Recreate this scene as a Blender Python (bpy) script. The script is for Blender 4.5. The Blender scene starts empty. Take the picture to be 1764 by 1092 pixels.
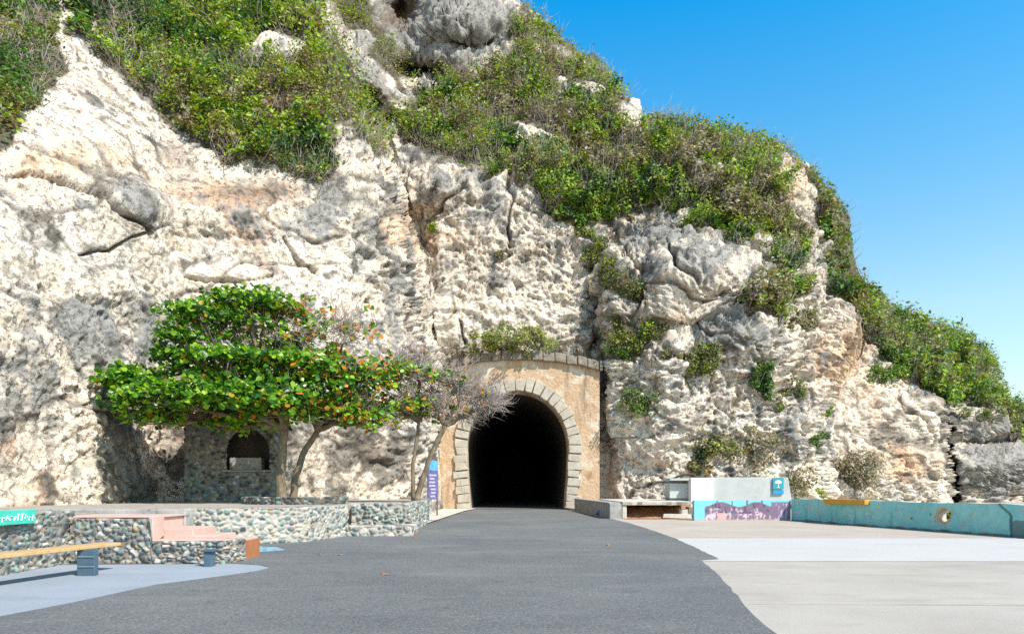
import bpy, math, random
import numpy as np
from mathutils import Vector
R = math.radians
random.seed(7)
rng = np.random.default_rng(11)
sc = bpy.context.scene
col = sc.collection

# ------------------------------------------------------------------ camera, sky, sun, exposure
F, HY, CX, EYE = 1200.0, 840.0, 882.0, 1.25       # focal length and horizon of the photograph in its pixels, eye height in m
cam_d = bpy.data.cameras.new('camera')
cam = bpy.data.objects.new('camera', cam_d); col.objects.link(cam)
cam.location = (0, 0, EYE); cam.rotation_euler = (R(90), 0, 0)
cam_d.sensor_width = 36; cam_d.lens = 36 * F / 1764
cam_d.shift_y = (HY - 546) / 1764
cam_d.clip_end = 2000
sc.camera = cam

SUN_EL, SUN_AZ = 47, 46                             # azimuth: degrees to the right of straight behind the camera
w = bpy.data.worlds.new('World'); sc.world = w; w.use_nodes = True
nt = w.node_tree; nt.nodes.clear()
sky = nt.nodes.new('ShaderNodeTexSky'); sky.sky_type = 'NISHITA'; sky.sun_disc = False
sky.sun_elevation = R(SUN_EL); sky.sun_rotation = R(180 - SUN_AZ)
sky.air_density = 1.0; sky.dust_density = 0.6; sky.ozone_density = 2.6; sky.altitude = 0
hs = nt.nodes.new('ShaderNodeMix'); hs.data_type = 'RGBA'; hs.blend_type = 'MULTIPLY'; hs.inputs[0].default_value = 1
gz = nt.nodes.new('ShaderNodeTexCoord'); sx_ = nt.nodes.new('ShaderNodeSeparateXYZ'); rp = nt.nodes.new('ShaderNodeValToRGB')
nt.links.new(gz.outputs['Generated'], sx_.inputs[0]); nt.links.new(sx_.outputs[2], rp.inputs[0])
rp.color_ramp.elements[0].position = .04; rp.color_ramp.elements[0].color = (1.35, 1.2, .92, 1)
rp.color_ramp.elements[1].position = 1.0; rp.color_ramp.elements[1].color = (.55, .6, .68, 1)
for p_, c_ in ((.22, (1.3, 1.4, 1.15)), (.40, (.62, 1.36, 1.4)), (.58, (.02, 1.25, 1.65)), (.70, (.5, .7, .85))):
    e_ = rp.color_ramp.elements.new(p_); e_.color = (*c_, 1)
bg = nt.nodes.new('ShaderNodeBackground'); bg.inputs['Strength'].default_value = 0.135
wo = nt.nodes.new('ShaderNodeOutputWorld')
nt.links.new(sky.outputs[0], hs.inputs[6]); nt.links.new(rp.outputs[0], hs.inputs[7]); nt.links.new(hs.outputs[2], bg.inputs[0]); nt.links.new(bg.outputs[0], wo.inputs[0])
sd = bpy.data.lights.new('sun', 'SUN'); sd.energy = 4.9; sd.angle = R(0.5); sd.color = (1.0, 0.94, 0.855)
so = bpy.data.objects.new('sun', sd); col.objects.link(so)
to_sun = Vector((math.sin(R(SUN_AZ)) * math.cos(R(SUN_EL)), -math.cos(R(SUN_AZ)) * math.cos(R(SUN_EL)), math.sin(R(SUN_EL))))
so.rotation_euler = to_sun.to_track_quat('Z', 'Y').to_euler()
sc.view_settings.view_transform = 'Standard'; sc.view_settings.look = 'None'
sc.view_settings.exposure = 0.5; sc.view_settings.gamma = 1.0
sc.cycles.use_denoising = False; sc.cycles.max_bounces = 6; sc.cycles.diffuse_bounces = 3; sc.cycles.transparent_max_bounces = 4

def W(px, py, Y):                                   # photograph pixel at a depth -> world point
    return ((px - CX) * Y / F, Y, EYE + (HY - py) * Y / F)
def G(px, py, z=0.0):                               # photograph pixel on the level z
    Y = (EYE - z) * F / (py - HY)
    return ((px - CX) * Y / F, Y, z)

# ------------------------------------------------------------------ noise in numpy
def h32(ix, iy, iz, seed):
    h = (ix.astype(np.uint32) * np.uint32(374761393)) ^ (iy.astype(np.uint32) * np.uint32(668265263)) ^ (iz.astype(np.uint32) * np.uint32(2147483647)) ^ np.uint32((seed * 974634777 + 12345) & 0xffffffff)
    h = (h ^ (h >> np.uint32(13))) * np.uint32(1274126177)
    h = (h ^ (h >> np.uint32(16))) * np.uint32(2246822519)
    return h ^ (h >> np.uint32(15))
def _grad(ix, iy, iz, fx, fy, fz, seed):
    h = h32(ix, iy, iz, seed)
    a = (h & np.uint32(1023)).astype(np.float32) * np.float32(2 / 1023) - 1
    b = ((h >> np.uint32(10)) & np.uint32(1023)).astype(np.float32) * np.float32(2 / 1023) - 1
    c = ((h >> np.uint32(20)) & np.uint32(1023)).astype(np.float32) * np.float32(2 / 1023) - 1
    return a * fx + b * fy + c * fz
def pn(P, s, seed=0):                               # gradient noise about -1..1, s = feature size in metres (scalar or 3)
    q = (np.asarray(P, np.float32) / np.asarray(s, np.float32)) + np.float32(1000.3)
    i = np.floor(q); f = (q - i).astype(np.float32); i = i.astype(np.int64)
    u = f * f * f * (f * (f * 6 - 15) + 10)
    x, y, z = f[:, 0], f[:, 1], f[:, 2]; X, Y, Z = i[:, 0], i[:, 1], i[:, 2]
    r = 0
    for dx in (0, 1):
        wx = u[:, 0] if dx else 1 - u[:, 0]
        for dy in (0, 1):
            wy = u[:, 1] if dy else 1 - u[:, 1]
            for dz in (0, 1):
                wz = u[:, 2] if dz else 1 - u[:, 2]
                r = r + wx * wy * wz * _grad(X + dx, Y + dy, Z + dz, x - dx, y - dy, z - dz, seed)
    return r * 1.5
def fbm(P, s, o=3, seed=0, g=0.5):
    r = 0; a = 1.0; s = np.asarray(s, np.float32)
    for k in range(o):
        r = r + a * pn(P, s, seed + k * 17); a *= g; s = s * 0.5
    return r
def ridged(P, s, o=3, seed=0, g=0.5):
    r = 0; a = 1.0; t = 0; s = np.asarray(s, np.float32)
    for k in range(o):
        r = r + a * (1 - np.abs(pn(P, s, seed + k * 31)) * 2); t += a; a *= g; s = s * 0.5
    return r / t
def worley(P, s, seed=0, jit=1.0):                  # F1, F2, cell id hash (0..1)
    q = np.asarray(P, np.float32) / np.asarray(s, np.float32) + np.float32(500.0)
    i = np.floor(q).astype(np.int64); n = len(q)
    f1 = np.full(n, 9, np.float32); f2 = np.full(n, 9, np.float32); cid = np.zeros(n, np.float32)
    for dx in (-1, 0, 1):
        for dy in (-1, 0, 1):
            for dz in (-1, 0, 1):
                cx, cy, cz = i[:, 0] + dx, i[:, 1] + dy, i[:, 2] + dz
                h = h32(cx, cy, cz, seed)
                a = (h & np.uint32(1023)).astype(np.float32) / 1023; b = ((h >> np.uint32(10)) & np.uint32(1023)).astype(np.float32) / 1023
                c = ((h >> np.uint32(20)) & np.uint32(1023)).astype(np.float32) / 1023
                d = np.sqrt((cx + .5 + jit * (a - .5) - q[:, 0]) ** 2 + (cy + .5 + jit * (b - .5) - q[:, 1]) ** 2 + (cz + .5 + jit * (c - .5) - q[:, 2]) ** 2).astype(np.float32)
                m = d < f1
                f2 = np.where(m, f1, np.minimum(f2, d)); cid = np.where(m, (a * 7 + b * 3 + c * 5) % 1.0, cid); f1 = np.where(m, d, f1)
    return f1, f2, cid
def sst(x, a=0.0, b=1.0):
    t = np.clip((x - a) / (b - a), 0, 1); return t * t * (3 - 2 * t)
def lerp(a, b, t): return a + (b - a) * t
def mixc(A, B, t): return A + (np.asarray(B, np.float32) - A) * t[..., None]

# ------------------------------------------------------------------ object helpers
def link(o, parent=None):
    col.objects.link(o)
    if parent is not None:
        o.parent = parent; o.location = o.location - parent.location if parent.rotation_euler.z == 0 else o.location
    return o
def tag(o, label=None, cat=None, group=None, kind=None):
    if label: o['label'] = label
    if cat: o['category'] = cat
    if group: o['group'] = group
    if kind: o['kind'] = kind
    return o
def empty(name, loc, label, cat, group=None):
    o = bpy.data.objects.new(name, None); o.location = loc; o.empty_display_size = .2; col.objects.link(o)
    return tag(o, label, cat, group)
def np_mesh(name, V, faces, mat, colors=None, smooth=True, parent=None, attr='Tint', fattr=None):
    V = np.asarray(V, np.float32); faces = np.asarray(faces, np.int32)
    me = bpy.data.meshes.new(name); k = faces.shape[1]; n = len(faces)
    me.vertices.add(len(V)); me.vertices.foreach_set('co', V.ravel())
    me.loops.add(n * k); me.loops.foreach_set('vertex_index', faces.ravel())
    me.polygons.add(n); me.polygons.foreach_set('loop_start', np.arange(0, n * k, k, dtype=np.int32))
    me.polygons.foreach_set('loop_total', np.full(n, k, np.int32))
    me.polygons.foreach_set('use_smooth', np.full(n, smooth, bool))
    me.update(calc_edges=True); me.validate()
    if colors is not None:
        ca = me.color_attributes.new(attr, 'FLOAT_COLOR', 'POINT')
        c4 = np.ones((len(V), 4), np.float32); c4[:, :colors.shape[1]] = colors
        ca.data.foreach_set('color', c4.ravel())
    me.materials.append(mat)
    o = bpy.data.objects.new(name, me); link(o, parent)
    return o
class MB:
    def __init__(s): s.v = []; s.f = []
    def poly(s, pts):
        b = len(s.v); s.v += [tuple(p) for p in pts]; s.f.append(tuple(range(b, b + len(pts))))
    def prism(s, bottom, top):                      # two loops of points
        b = len(s.v); n = len(bottom); s.v += [tuple(p) for p in bottom] + [tuple(p) for p in top]
        s.f.append(tuple(b + n - 1 - i for i in range(n))); s.f.append(tuple(b + n + i for i in range(n)))
        for i in range(n):
            j = (i + 1) % n; s.f.append((b + i, b + j, b + n + j, b + n + i))
    def box(s, x0, x1, y0, y1, z0, z1):
        s.prism([(x0, y0, z0), (x1, y0, z0), (x1, y1, z0), (x0, y1, z0)], [(x0, y0, z1), (x1, y0, z1), (x1, y1, z1), (x0, y1, z1)])
    def obox(s, c, ux, uy, lx, ly, z0, z1):         # box on a rotated plan
        c = Vector((c[0], c[1], 0)); ux = Vector((ux[0], ux[1], 0)); uy = Vector((uy[0], uy[1], 0))
        q = [c - ux * lx - uy * ly, c + ux * lx - uy * ly, c + ux * lx + uy * ly, c - ux * lx + uy * ly]
        s.prism([(p.x, p.y, z0) for p in q], [(p.x, p.y, z1) for p in q])
    def tube(s, pts, rad, n=8, cap=True):
        P = [Vector(p) for p in pts]; b = len(s.v); up = Vector((0.13, 0.31, 0.94))
        for i, p in enumerate(P):
            d = (P[min(i + 1, len(P) - 1)] - P[max(i - 1, 0)])
            d = d.normalized() if d.length > 1e-9 else Vector((0, 0, 1))
            a = d.cross(up); a = a.normalized() if a.length > .05 else d.cross(Vector((1, 0, 0))).normalized(); c = d.cross(a)
            for k in range(n):
                t = 2 * math.pi * k / n; s.v.append(tuple(p + (a * math.cos(t) + c * math.sin(t)) * rad[i]))
        for i in range(len(P) - 1):
            for k in range(n):
                j = (k + 1) % n; s.f.append((b + i * n + k, b + i * n + j, b + (i + 1) * n + j, b + (i + 1) * n + k))
        if cap:
            s.f.append(tuple(b + n - 1 - k for k in range(n))); s.f.append(tuple(b + (len(P) - 1) * n + k for k in range(n)))
    def build(s, name, mat, parent=None, smooth=False, bevel=0, rough=0.0):
        me = bpy.data.meshes.new(name); me.from_pydata(s.v, [], s.f); me.update()
        if smooth: me.polygons.foreach_set('use_smooth', [True] * len(me.polygons))
        me.materials.append(mat)
        o = bpy.data.objects.new(name, me); link(o, parent)
        if bevel:
            m = o.modifiers.new('bevel', 'BEVEL'); m.width = bevel; m.segments = 2; m.limit_method = 'ANGLE'
        return o

# ------------------------------------------------------------------ materials
def newmat(name):
    m = bpy.data.materials.new(name); m.use_nodes = True
    t = m.node_tree; b = t.nodes['Principled BSDF']; return m, t, b
def N(t, typ, **kw):
    n = t.nodes.new(typ)
    for k, v in kw.items():
        if k in n.inputs: n.inputs[k].default_value = v
        else: setattr(n, k, v)
    return n
def ramp(t, src, stops):
    r = t.nodes.new('ShaderNodeValToRGB'); e = r.color_ramp.elements
    while len(e) > 1: e.remove(e[-1])
    e[0].position = stops[0][0]; e[0].color = (*stops[0][1], 1)
    for p, c in stops[1:]:
        x = e.new(p); x.color = (*c, 1)
    t.links.new(src, r.inputs[0]); return r.outputs[0]
def mixn(t, a, b, fac, mode='MIX'):
    m = t.nodes.new('ShaderNodeMix'); m.data_type = 'RGBA'; m.blend_type = mode
    for s, i in ((a, 6), (b, 7)):
        if isinstance(s, tuple): m.inputs[i].default_value = (*s, 1)
        else: t.links.new(s, m.inputs[i])
    if isinstance(fac, (int, float)): m.inputs[0].default_value = fac
    else: t.links.new(fac, m.inputs[0])
    return m.outputs[2]
def coords(t, scale=(1, 1, 1)):
    tc = t.nodes.new('ShaderNodeTexCoord'); mp = t.nodes.new('ShaderNodeMapping'); mp.inputs['Scale'].default_value = scale
    t.links.new(tc.outputs['Object'], mp.inputs[0]); return mp.outputs[0]
def noise(t, vec, scale, detail=4, rough=.55, out=0):
    n = N(t, 'ShaderNodeTexNoise', Scale=scale, Detail=detail, Roughness=rough); t.links.new(vec, n.inputs['Vector']); return n.outputs[out]
def bump(t, b, h, strength, dist):
    n = N(t, 'ShaderNodeBump', Strength=strength, Distance=dist); t.links.new(h, n.inputs['Height']); t.links.new(n.outputs[0], b.inputs['Normal'])
def mottled(name, c1, c2, scale=3, rough=.85, c3=None, s3=18, f3=(.55, .7), bstr=.4, bdist=.02, bscale=30, vec=(1, 1, 1), c4=None, s4=.5):
    m, t, b = newmat(name); v = coords(t, vec)
    c = ramp(t, noise(t, v, scale, 6, .6), [(.3, c1), (.7, c2)])
    if c3: c = mixn(t, c, c3, ramp(t, noise(t, v, s3, 4, .6), [(f3[0], (0, 0, 0)), (f3[1], (1, 1, 1))]))
    if c4: c = mixn(t, c, c4, ramp(t, noise(t, v, s4, 4, .6), [(.5, (0, 0, 0)), (.62, (1, 1, 1))]))
    t.links.new(c, b.inputs['Base Color']); b.inputs['Roughness'].default_value = rough
    if bstr: bump(t, b, noise(t, v, bscale, 6, .65), bstr, bdist)
    return m
def tinted(name, rough=.8, bstr=.3, bscale=25, bdist=.02, var=.25, vs=8, sheen=0):
    m, t, b = newmat(name); v = coords(t)
    a = N(t, 'ShaderNodeAttribute', attribute_name='Tint')
    c = mixn(t, a.outputs[0], ramp(t, noise(t, v, vs, 5, .65), [(.3, (1 - var,) * 3), (.7, (1 + var * .35,) * 3)]), 1.0, 'MULTIPLY')
    t.links.new(c, b.inputs['Base Color']); b.inputs['Roughness'].default_value = rough
    if bstr: bump(t, b, noise(t, v, bscale, 6, .65), bstr, bdist)
    return m
def leafmat(name, transl=.35, rough=.45):
    m, t, b = newmat(name)
    a = N(t, 'ShaderNodeAttribute', attribute_name='Tint')
    t.links.new(a.outputs[0], b.inputs['Base Color']); b.inputs['Roughness'].default_value = rough
    tr = N(t, 'ShaderNodeBsdfTranslucent'); c2 = mixn(t, a.outputs[0], (1.5, 1.5, .55), 1.0, 'MULTIPLY'); t.links.new(c2, tr.inputs[0])
    mx = N(t, 'ShaderNodeMixShader'); mx.inputs[0].default_value = transl
    t.links.new(b.outputs[0], mx.inputs[1]); t.links.new(tr.outputs[0], mx.inputs[2])
    t.links.new(mx.outputs[0], t.nodes['Material Output'].inputs[0]); return m

M = {}
# limestone: tint from the mesh (stains and painted shade), fine pitting and speckle from nodes
m, t, b = newmat('limestone'); v = coords(t)
a = N(t, 'ShaderNodeAttribute', attribute_name='Tint')
c = mixn(t, a.outputs[0], ramp(t, noise(t, v, 2.2, 8, .68), [(.28, (.62, .6, .58)), (.5, (1, 1, 1)), (.72, (1.07, 1.05, 1.02))]), 1.0, 'MULTIPLY')
sp = noise(t, v, 4.2, 7, .78)
def gate(fac, lo):
    g_ = N(t, 'ShaderNodeMapRange'); g_.inputs['To Min'].default_value = 1.0; g_.inputs['To Max'].default_value = lo; t.links.new(a.outputs['Alpha'], g_.inputs[0])
    m_ = N(t, 'ShaderNodeMath', operation='MULTIPLY'); t.links.new(fac, m_.inputs[0]); t.links.new(g_.outputs[0], m_.inputs[1]); return m_.outputs[0]
c = mixn(t, c, (.26, .225, .18), gate(ramp(t, sp, [(.54, (0, 0, 0)), (.60, (.8, .8, .8))]), .12))
sp2 = noise(t, v, 2.6, 9, .82)
c = mixn(t, c, (.085, .07, .055), gate(ramp(t, sp2, [(.60, (0, 0, 0)), (.635, (.9, .9, .9))]), .3))
sp3 = noise(t, v, 9.0, 4, .75)
c = mixn(t, c, (.10, .085, .065), gate(ramp(t, sp3, [(.61, (0, 0, 0)), (.65, (.9, .9, .9))]), .45))
c = mixn(t, c, (.50, .36, .24), ramp(t, noise(t, v, 1.1, 6, .7), [(.60, (0, 0, 0)), (.76, (.45, .45, .45))]))
t.links.new(c, b.inputs['Base Color']); b.inputs['Roughness'].default_value = .95; b.inputs['Specular IOR Level'].default_value = .2
hn = N(t, 'ShaderNodeMath', operation='SUBTRACT'); t.links.new(noise(t, v, 5, 10, .72), hn.inputs[0])
h2 = ramp(t, sp, [(.55, (0, 0, 0)), (.72, (.6, .6, .6))]); t.links.new(h2, hn.inputs[1])
bump(t, b, hn.outputs[0], 1.0, .13)
M['rock'] = m
M['leaf'] = leafmat('foliage', .3, .55)
M['gloss_leaf'] = leafmat('broad_leaves', .38, .35)
M['twig'] = mottled('dry_twigs', (.20, .165, .13), (.36, .32, .28), 4, .9, bstr=0)
M['pale_twig'] = mottled('pale_bare_twigs', (.27, .215, .19), (.46, .40, .36), 4, .9, bstr=0)
M['bark'] = mottled('bark', (.10, .075, .045), (.24, .185, .12), 7, .9, (.30, .27, .2), 12, (.55, .7), .8, .03, 22, (1, 1, .35))
M['asphalt'] = None
m, t, b = newmat('asphalt'); v = coords(t)
c = ramp(t, noise(t, v, .35, 6, .6), [(.3, (.100, .106, .108)), (.7, (.150, .154, .152))])
c = mixn(t, c, ramp(t, noise(t, v, 38, 5, .85), [(.33, (.4, .4, .4)), (.5, (1, 1, 1)), (.68, (2.1, 2.05, 2.0))]), 1.0, 'MULTIPLY')
c = mixn(t, c, (.22, .215, .20), ramp(t, noise(t, coords(t, (.25, 1.2, 1)), 1.3, 6, .65), [(.55, (0, 0, 0)), (.75, (.55, .55, .55))]))
c = mixn(t, c, (.06, .062, .066), ramp(t, noise(t, v, 1.7, 6, .7), [(.60, (0, 0, 0)), (.70, (.6, .6, .6))]))
c = mixn(t, c, (.26, .245, .215), ramp(t, noise(t, coords(t, (.5, .9, 1)), .5, 9, .75), [(.56, (0, 0, 0)), (.72, (.5, .5, .5))]))
t.links.new(c, b.inputs['Base Color']); b.inputs['Roughness'].default_value = .88
bump(t, b, noise(t, v, 110, 4, .8), .7, .01); M['asphalt'] = m
def slab_mat(name, c1, c2, dirt, streak=True, jx=None):
    m, t, b = newmat(name); v = coords(t)
    c = ramp(t, noise(t, v, .6, 7, .6), [(.3, c1), (.7, c2)])
    c = mixn(t, c, dirt, ramp(t, noise(t, coords(t, (.5, 1.4, 1)), .8, 8, .68), [(.52, (0, 0, 0)), (.72, (.6, .6, .6))]))
    c = mixn(t, c, ramp(t, noise(t, v, 45, 3, .75), [(.3, (.86,) * 3), (.6, (1.04,) * 3)]), 1.0, 'MULTIPLY')
    c = mixn(t, c, tuple(x * .35 for x in dirt), ramp(t, noise(t, v, 5.5, 4, .7), [(.70, (0, 0, 0)), (.76, (.6, .6, .6))]))
    t.links.new(c, b.inputs['Base Color']); b.inputs['Roughness'].default_value = .85
    bump(t, b, noise(t, v, 40, 5, .7), .4, .006); return m
M['concrete'] = slab_mat('concrete_paving', (.355, .32, .275), (.44, .402, .352), (.25, .205, .155))
M['beige'] = slab_mat('beige_paving', (.385, .33, .275), (.455, .40, .345), (.31, .26, .205))
M['white_band'] = slab_mat('white_painted_paving', (.45, .44, .42), (.50, .488, .47), (.40, .375, .34))
M['blue_floor'] = slab_mat('blue_grey_painted_paving', (.25, .285, .33), (.31, .345, .385), (.19, .215, .245))
M['grey_conc'] = mottled('weathered_concrete', (.24, .235, .215), (.42, .40, .36), 3, .9, (.12, .11, .095), 9, (.58, .72), .6, .02, 20)
M['pale_conc'] = mottled('pale_concrete', (.48, .44, .37), (.60, .55, .47), 3, .9, (.30, .24, .17), 9, (.60, .74), .6, .02, 20)
M['dirt'] = mottled('red_soil', (.30, .12, .045), (.46, .22, .10), 3, 1, (.14, .06, .03), 8, (.55, .7), 1, .06, 9)
M['soil'] = mottled('terrace_soil', (.30, .25, .2), (.42, .37, .31), 1.5, 1, (.14, .11, .08), 7, (.55, .7), .8, .03, 14)
M['ochre'] = mottled('ochre_plaster', (.47, .31, .18), (.60, .43, .28), 1.3, .95, (.33, .17, .08), 1.3, (.52, .70), 1.0, .07, 7, c4=(.66, .55, .42), s4=.9)
_m = M['ochre']; _t = _m.node_tree; _b = _t.nodes['Principled BSDF']; _src = _b.inputs['Base Color'].links[0].from_socket
_c = mixn(_t, _src, (.17, .11, .065), ramp(_t, noise(_t, coords(_t, (1.6, 1, .22)), 1.1, 7, .7), [(.54, (0, 0, 0)), (.70, (.75, .75, .75))])); _t.links.new(_c, _b.inputs['Base Color'])
M['quoin'] = mottled('pale_arch_stone', (.36, .31, .24), (.54, .48, .39), 1.6, .9, (.27, .22, .16), 5, (.58, .72), .8, .03, 14)
M['cornice'] = mottled('grey_brown_stone', (.16, .13, .095), (.31, .265, .21), 3, .95, (.09, .075, .05), 9, (.54, .7), 1, .05, 10)
M['joint'] = mottled('dark_mortar', (.12, .095, .06), (.22, .18, .13), 4, 1)
M['lining'] = mottled('dark_tunnel_lining', (.035, .03, .027), (.09, .075, .06), 2, .95, vec=(1, .3, .3))  # very dark tone for the insides of the tunnel and niche
M['tunnel_floor'] = mottled('tunnel_floor', (.09, .08, .07), (.16, .14, .12), 2, .95)
M['cobble'] = tinted('rubble_masonry', .75, .5, 40, .012, .3, 14)
M['pink'] = mottled('salmon_paint', (.50, .32, .26), (.58, .42, .36), 3, .8, (.44, .38, .33), 6, (.6, .72), .3, .01, 20)
M['orange_end'] = mottled('rust_orange_paint', (.34, .12, .045), (.44, .17, .07), 4, .8)
M['plank'] = mottled('varnished_plank', (.46, .28, .12), (.60, .40, .19), 3, .55, vec=(.3, 6, 6), bstr=.2)
M['amber'] = mottled('amber_board', (.55, .27, .02), (.66, .35, .03), 3, .6, bstr=.2)
M['slate'] = mottled('slate_blue_paint', (.045, .085, .12), (.08, .13, .17), 5, .6, bstr=.2)
M['slate_light'] = mottled('worn_slate_paint', (.16, .22, .27), (.24, .31, .36), 5, .6, bstr=.2)
M['turq'] = tinted('turquoise_paint', .75, .3, 18, .01, .16, 5)
M['mural'] = tinted('mural_paint', .75, .2, 18, .01, .12, 12)
M['white_paint'] = mottled('white_paint', (.74, .74, .72), (.82, .82, .80), 3, .6, bstr=.1)
M['grey_paint'] = mottled('grey_plaster', (.40, .41, .39), (.50, .51, .49), 1.4, .75, (.30, .31, .3), 9, (.62, .72), .2)
M['dark_grey'] = mottled('dark_grey_paint_and_shade', (.16, .18, .2), (.24, .26, .28), 3, .7, bstr=0)
M['teal'] = mottled('teal_sign_paint', (.02, .26, .33), (.03, .31, .38), 3, .5, bstr=0)
M['blue_sign'] = mottled('blue_sign_paint', (.01, .24, .45), (.02, .28, .5), 3, .5, bstr=0)
M['green_sign'] = mottled('sea_green_sign_paint', (.04, .48, .36), (.07, .55, .42), 4, .6, bstr=0)
M['metal'] = mottled('dark_metal', (.06, .055, .07), (.12, .11, .12), 8, .5, bstr=0)
M['bag'] = mottled('blue_plastic', (.03, .10, .26), (.06, .17, .36), 8, .5, (.25, .35, .45), 6, (.5, .6), .6, .02, 12)
M['purple'] = mottled('purple_print', (.08, .06, .22), (.20, .17, .38), 6, .5, bstr=0)
M['blue_print'] = mottled('blue_print', (.05, .30, .60), (.15, .45, .7), 6, .5, bstr=0)
M['dead_leaf'] = mottled('dead_orange_leaf', (.45, .13, .02), (.62, .25, .04), 6, .7, bstr=0)

# ------------------------------------------------------------------ GROUND
mb = MB(); mb.poly([(-400, -120, 0), (400, -120, 0), (400, 500, 0), (-400, 500, 0)])
tag(mb.build('ground', M['beige']), 'beige concrete forecourt and ground', kind='structure')
def sheet(name, pts, z, mat, label):
    mb = MB(); mb.poly([(p[0], p[1], z) for p in pts]); o = mb.build(name, mat); tag(o, label, kind='structure'); return o
def wob(pts, amp=.03, step=.25, seed=1):
    r = random.Random(seed); out = []
    for i in range(len(pts) - 1):
        a, b_ = Vector(pts[i][:2]), Vector(pts[i + 1][:2]); n = max(1, int((b_ - a).length / step))
        nn = Vector((-(b_ - a).y, (b_ - a).x)).normalized()
        for k in range(n):
            p = a.lerp(b_, k / n) + nn * r.uniform(-amp, amp) * (1 if k else .3); out.append((p.x, p.y))
    out.append(pts[-1][:2]); return out
edgeR = [(1.0, 38.4)] + [G(*p) for p in ((1052, 893), (1085, 901), (1125, 914), (1160, 926), (1200, 944), (1238, 963), (1208, 965), (1232, 984), (1252, 1006), (1275, 1034), (1298, 1060), (1318, 1078), (1340, 1094), (1400, 1160), (1500, 1300))]
edgeR[0] = (3.2, 37.5)
edgeL = [G(*p) for p in ((-300, 1115), (0, 1062), (70, 1049), (140, 1035), (205, 1021), (270, 1007), (340, 998), (400, 990), (440, 984), (466, 978), (452, 974), (400, 971))]
asph = wob(edgeR, .02, .3, 3) + [(3, 1.0), (-6, 1.0)] + wob(edgeL, .012, .3, 5) + [(-9.4, 11.2), (-9.4, 15), (-6.3, 16), (-5, 19), (-3.2, 24.5), (-3.2, 30), (-2.6, 42), (3.2, 42)]
sheet('road', asph, .008, M['asphalt'], 'grey asphalt road running into the tunnel')
bandp = [G(p[0], p[1]) for p in ((1150, 927), (2600, 927), (2600, 968), (1150, 966))]
sheet('pavement', bandp, .004, M['white_band'], 'wide white painted band across the paving')
sheet('pavement', [G(900, 966.3), G(1764, 967.5), G(2600, 968.3), (30, 1), (2, 1), (2, 3)], .0045, M['concrete'], 'pale grey concrete paving')
for pa, pb in (((1290, 1041), (2600, 1046)),):
    ga, gb = G(*pa), G(*pb); sheet('paving_joint', wob([ga, gb], .008, .3, 4) + [(gb[0], gb[1] - .012), (ga[0], ga[1] - .012)], .0085, M['grey_conc'], 'thin expansion joint across the concrete paving')
sheet('pavement', [G(-300, 1200), G(-300, 1115)] + [G(*p) for p in ((-300, 940), (300, 960), (430, 969), (470, 979))] + [(-2, 5.5)], .004, M['blue_floor'], 'blue grey painted concrete floor')
sheet('pavement', wob([G(*p) for p in ((392, 949), (400, 944), (440, 941), (478, 943), (492, 948), (455, 951), (420, 952), (392, 949))], .03, .2, 8), .012, mottled('faded_cyan_paint', (.17, .34, .42), (.26, .42, .48), 4, .85, (.14, .15, .16), 7, (.5, .6)), 'faded light blue paint patch on the asphalt')
sheet('kerb', [G(*p) for p in ((736, 903), (762, 894), (800, 881), (820, 877), (790, 874), (740, 880))], .05, M['pale_conc'], 'pale concrete apron left of the tunnel')

# ------------------------------------------------------------------ CLIFF
U0, U1, DU = -420, 2260, 2.2
u = np.arange(U0, U1, DU, dtype=np.float64)
I = lambda x, xs, ys: np.interp(x, xs, ys)
sky_y = I(u, [-420, 0, 300, 600, 760, 850, 885, 905, 930, 955, 985, 1010, 1040, 1062, 1085, 1100, 1112, 1150, 1200, 1250, 1290, 1325, 1345, 1370, 1388, 1402, 1420, 1436, 1447, 1454, 1458, 1475, 1500, 1530, 1560, 1585, 1620, 1650, 1680, 1700, 1712, 1722, 1726, 1745, 1764, 1850, 2260],
          [-230, -200, -170, -120, -70, -20, 8, 28, 48, 78, 98, 104, 122, 150, 180, 203, 206, 208, 214, 224, 242, 256, 262, 280, 296, 322, 346, 372, 405, 440, 482, 500, 512, 530, 552, 568, 570, 580, 600, 622, 645, 668, 690, 700, 716, 760, 800])
NR, NB = 420, 26
vv = np.linspace(0, 1, NR)
D0 = I(u, [-420, 0, 150, 300, 480, 600, 700, 757, 1033, 1045, 1200, 1400, 1560, 1700, 2260], [15, 18, 21, 25.3, 26.2, 28, 31, 41.8, 41.8, 39, 38.5, 41, 46, 55, 70])
base_y = HY + (EYE + .6) * F / D0
PY = base_y[None, :] + (sky_y - base_y)[None, :] * vv[:, None]
PX = np.repeat(u[None, :], NR, 0)
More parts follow.
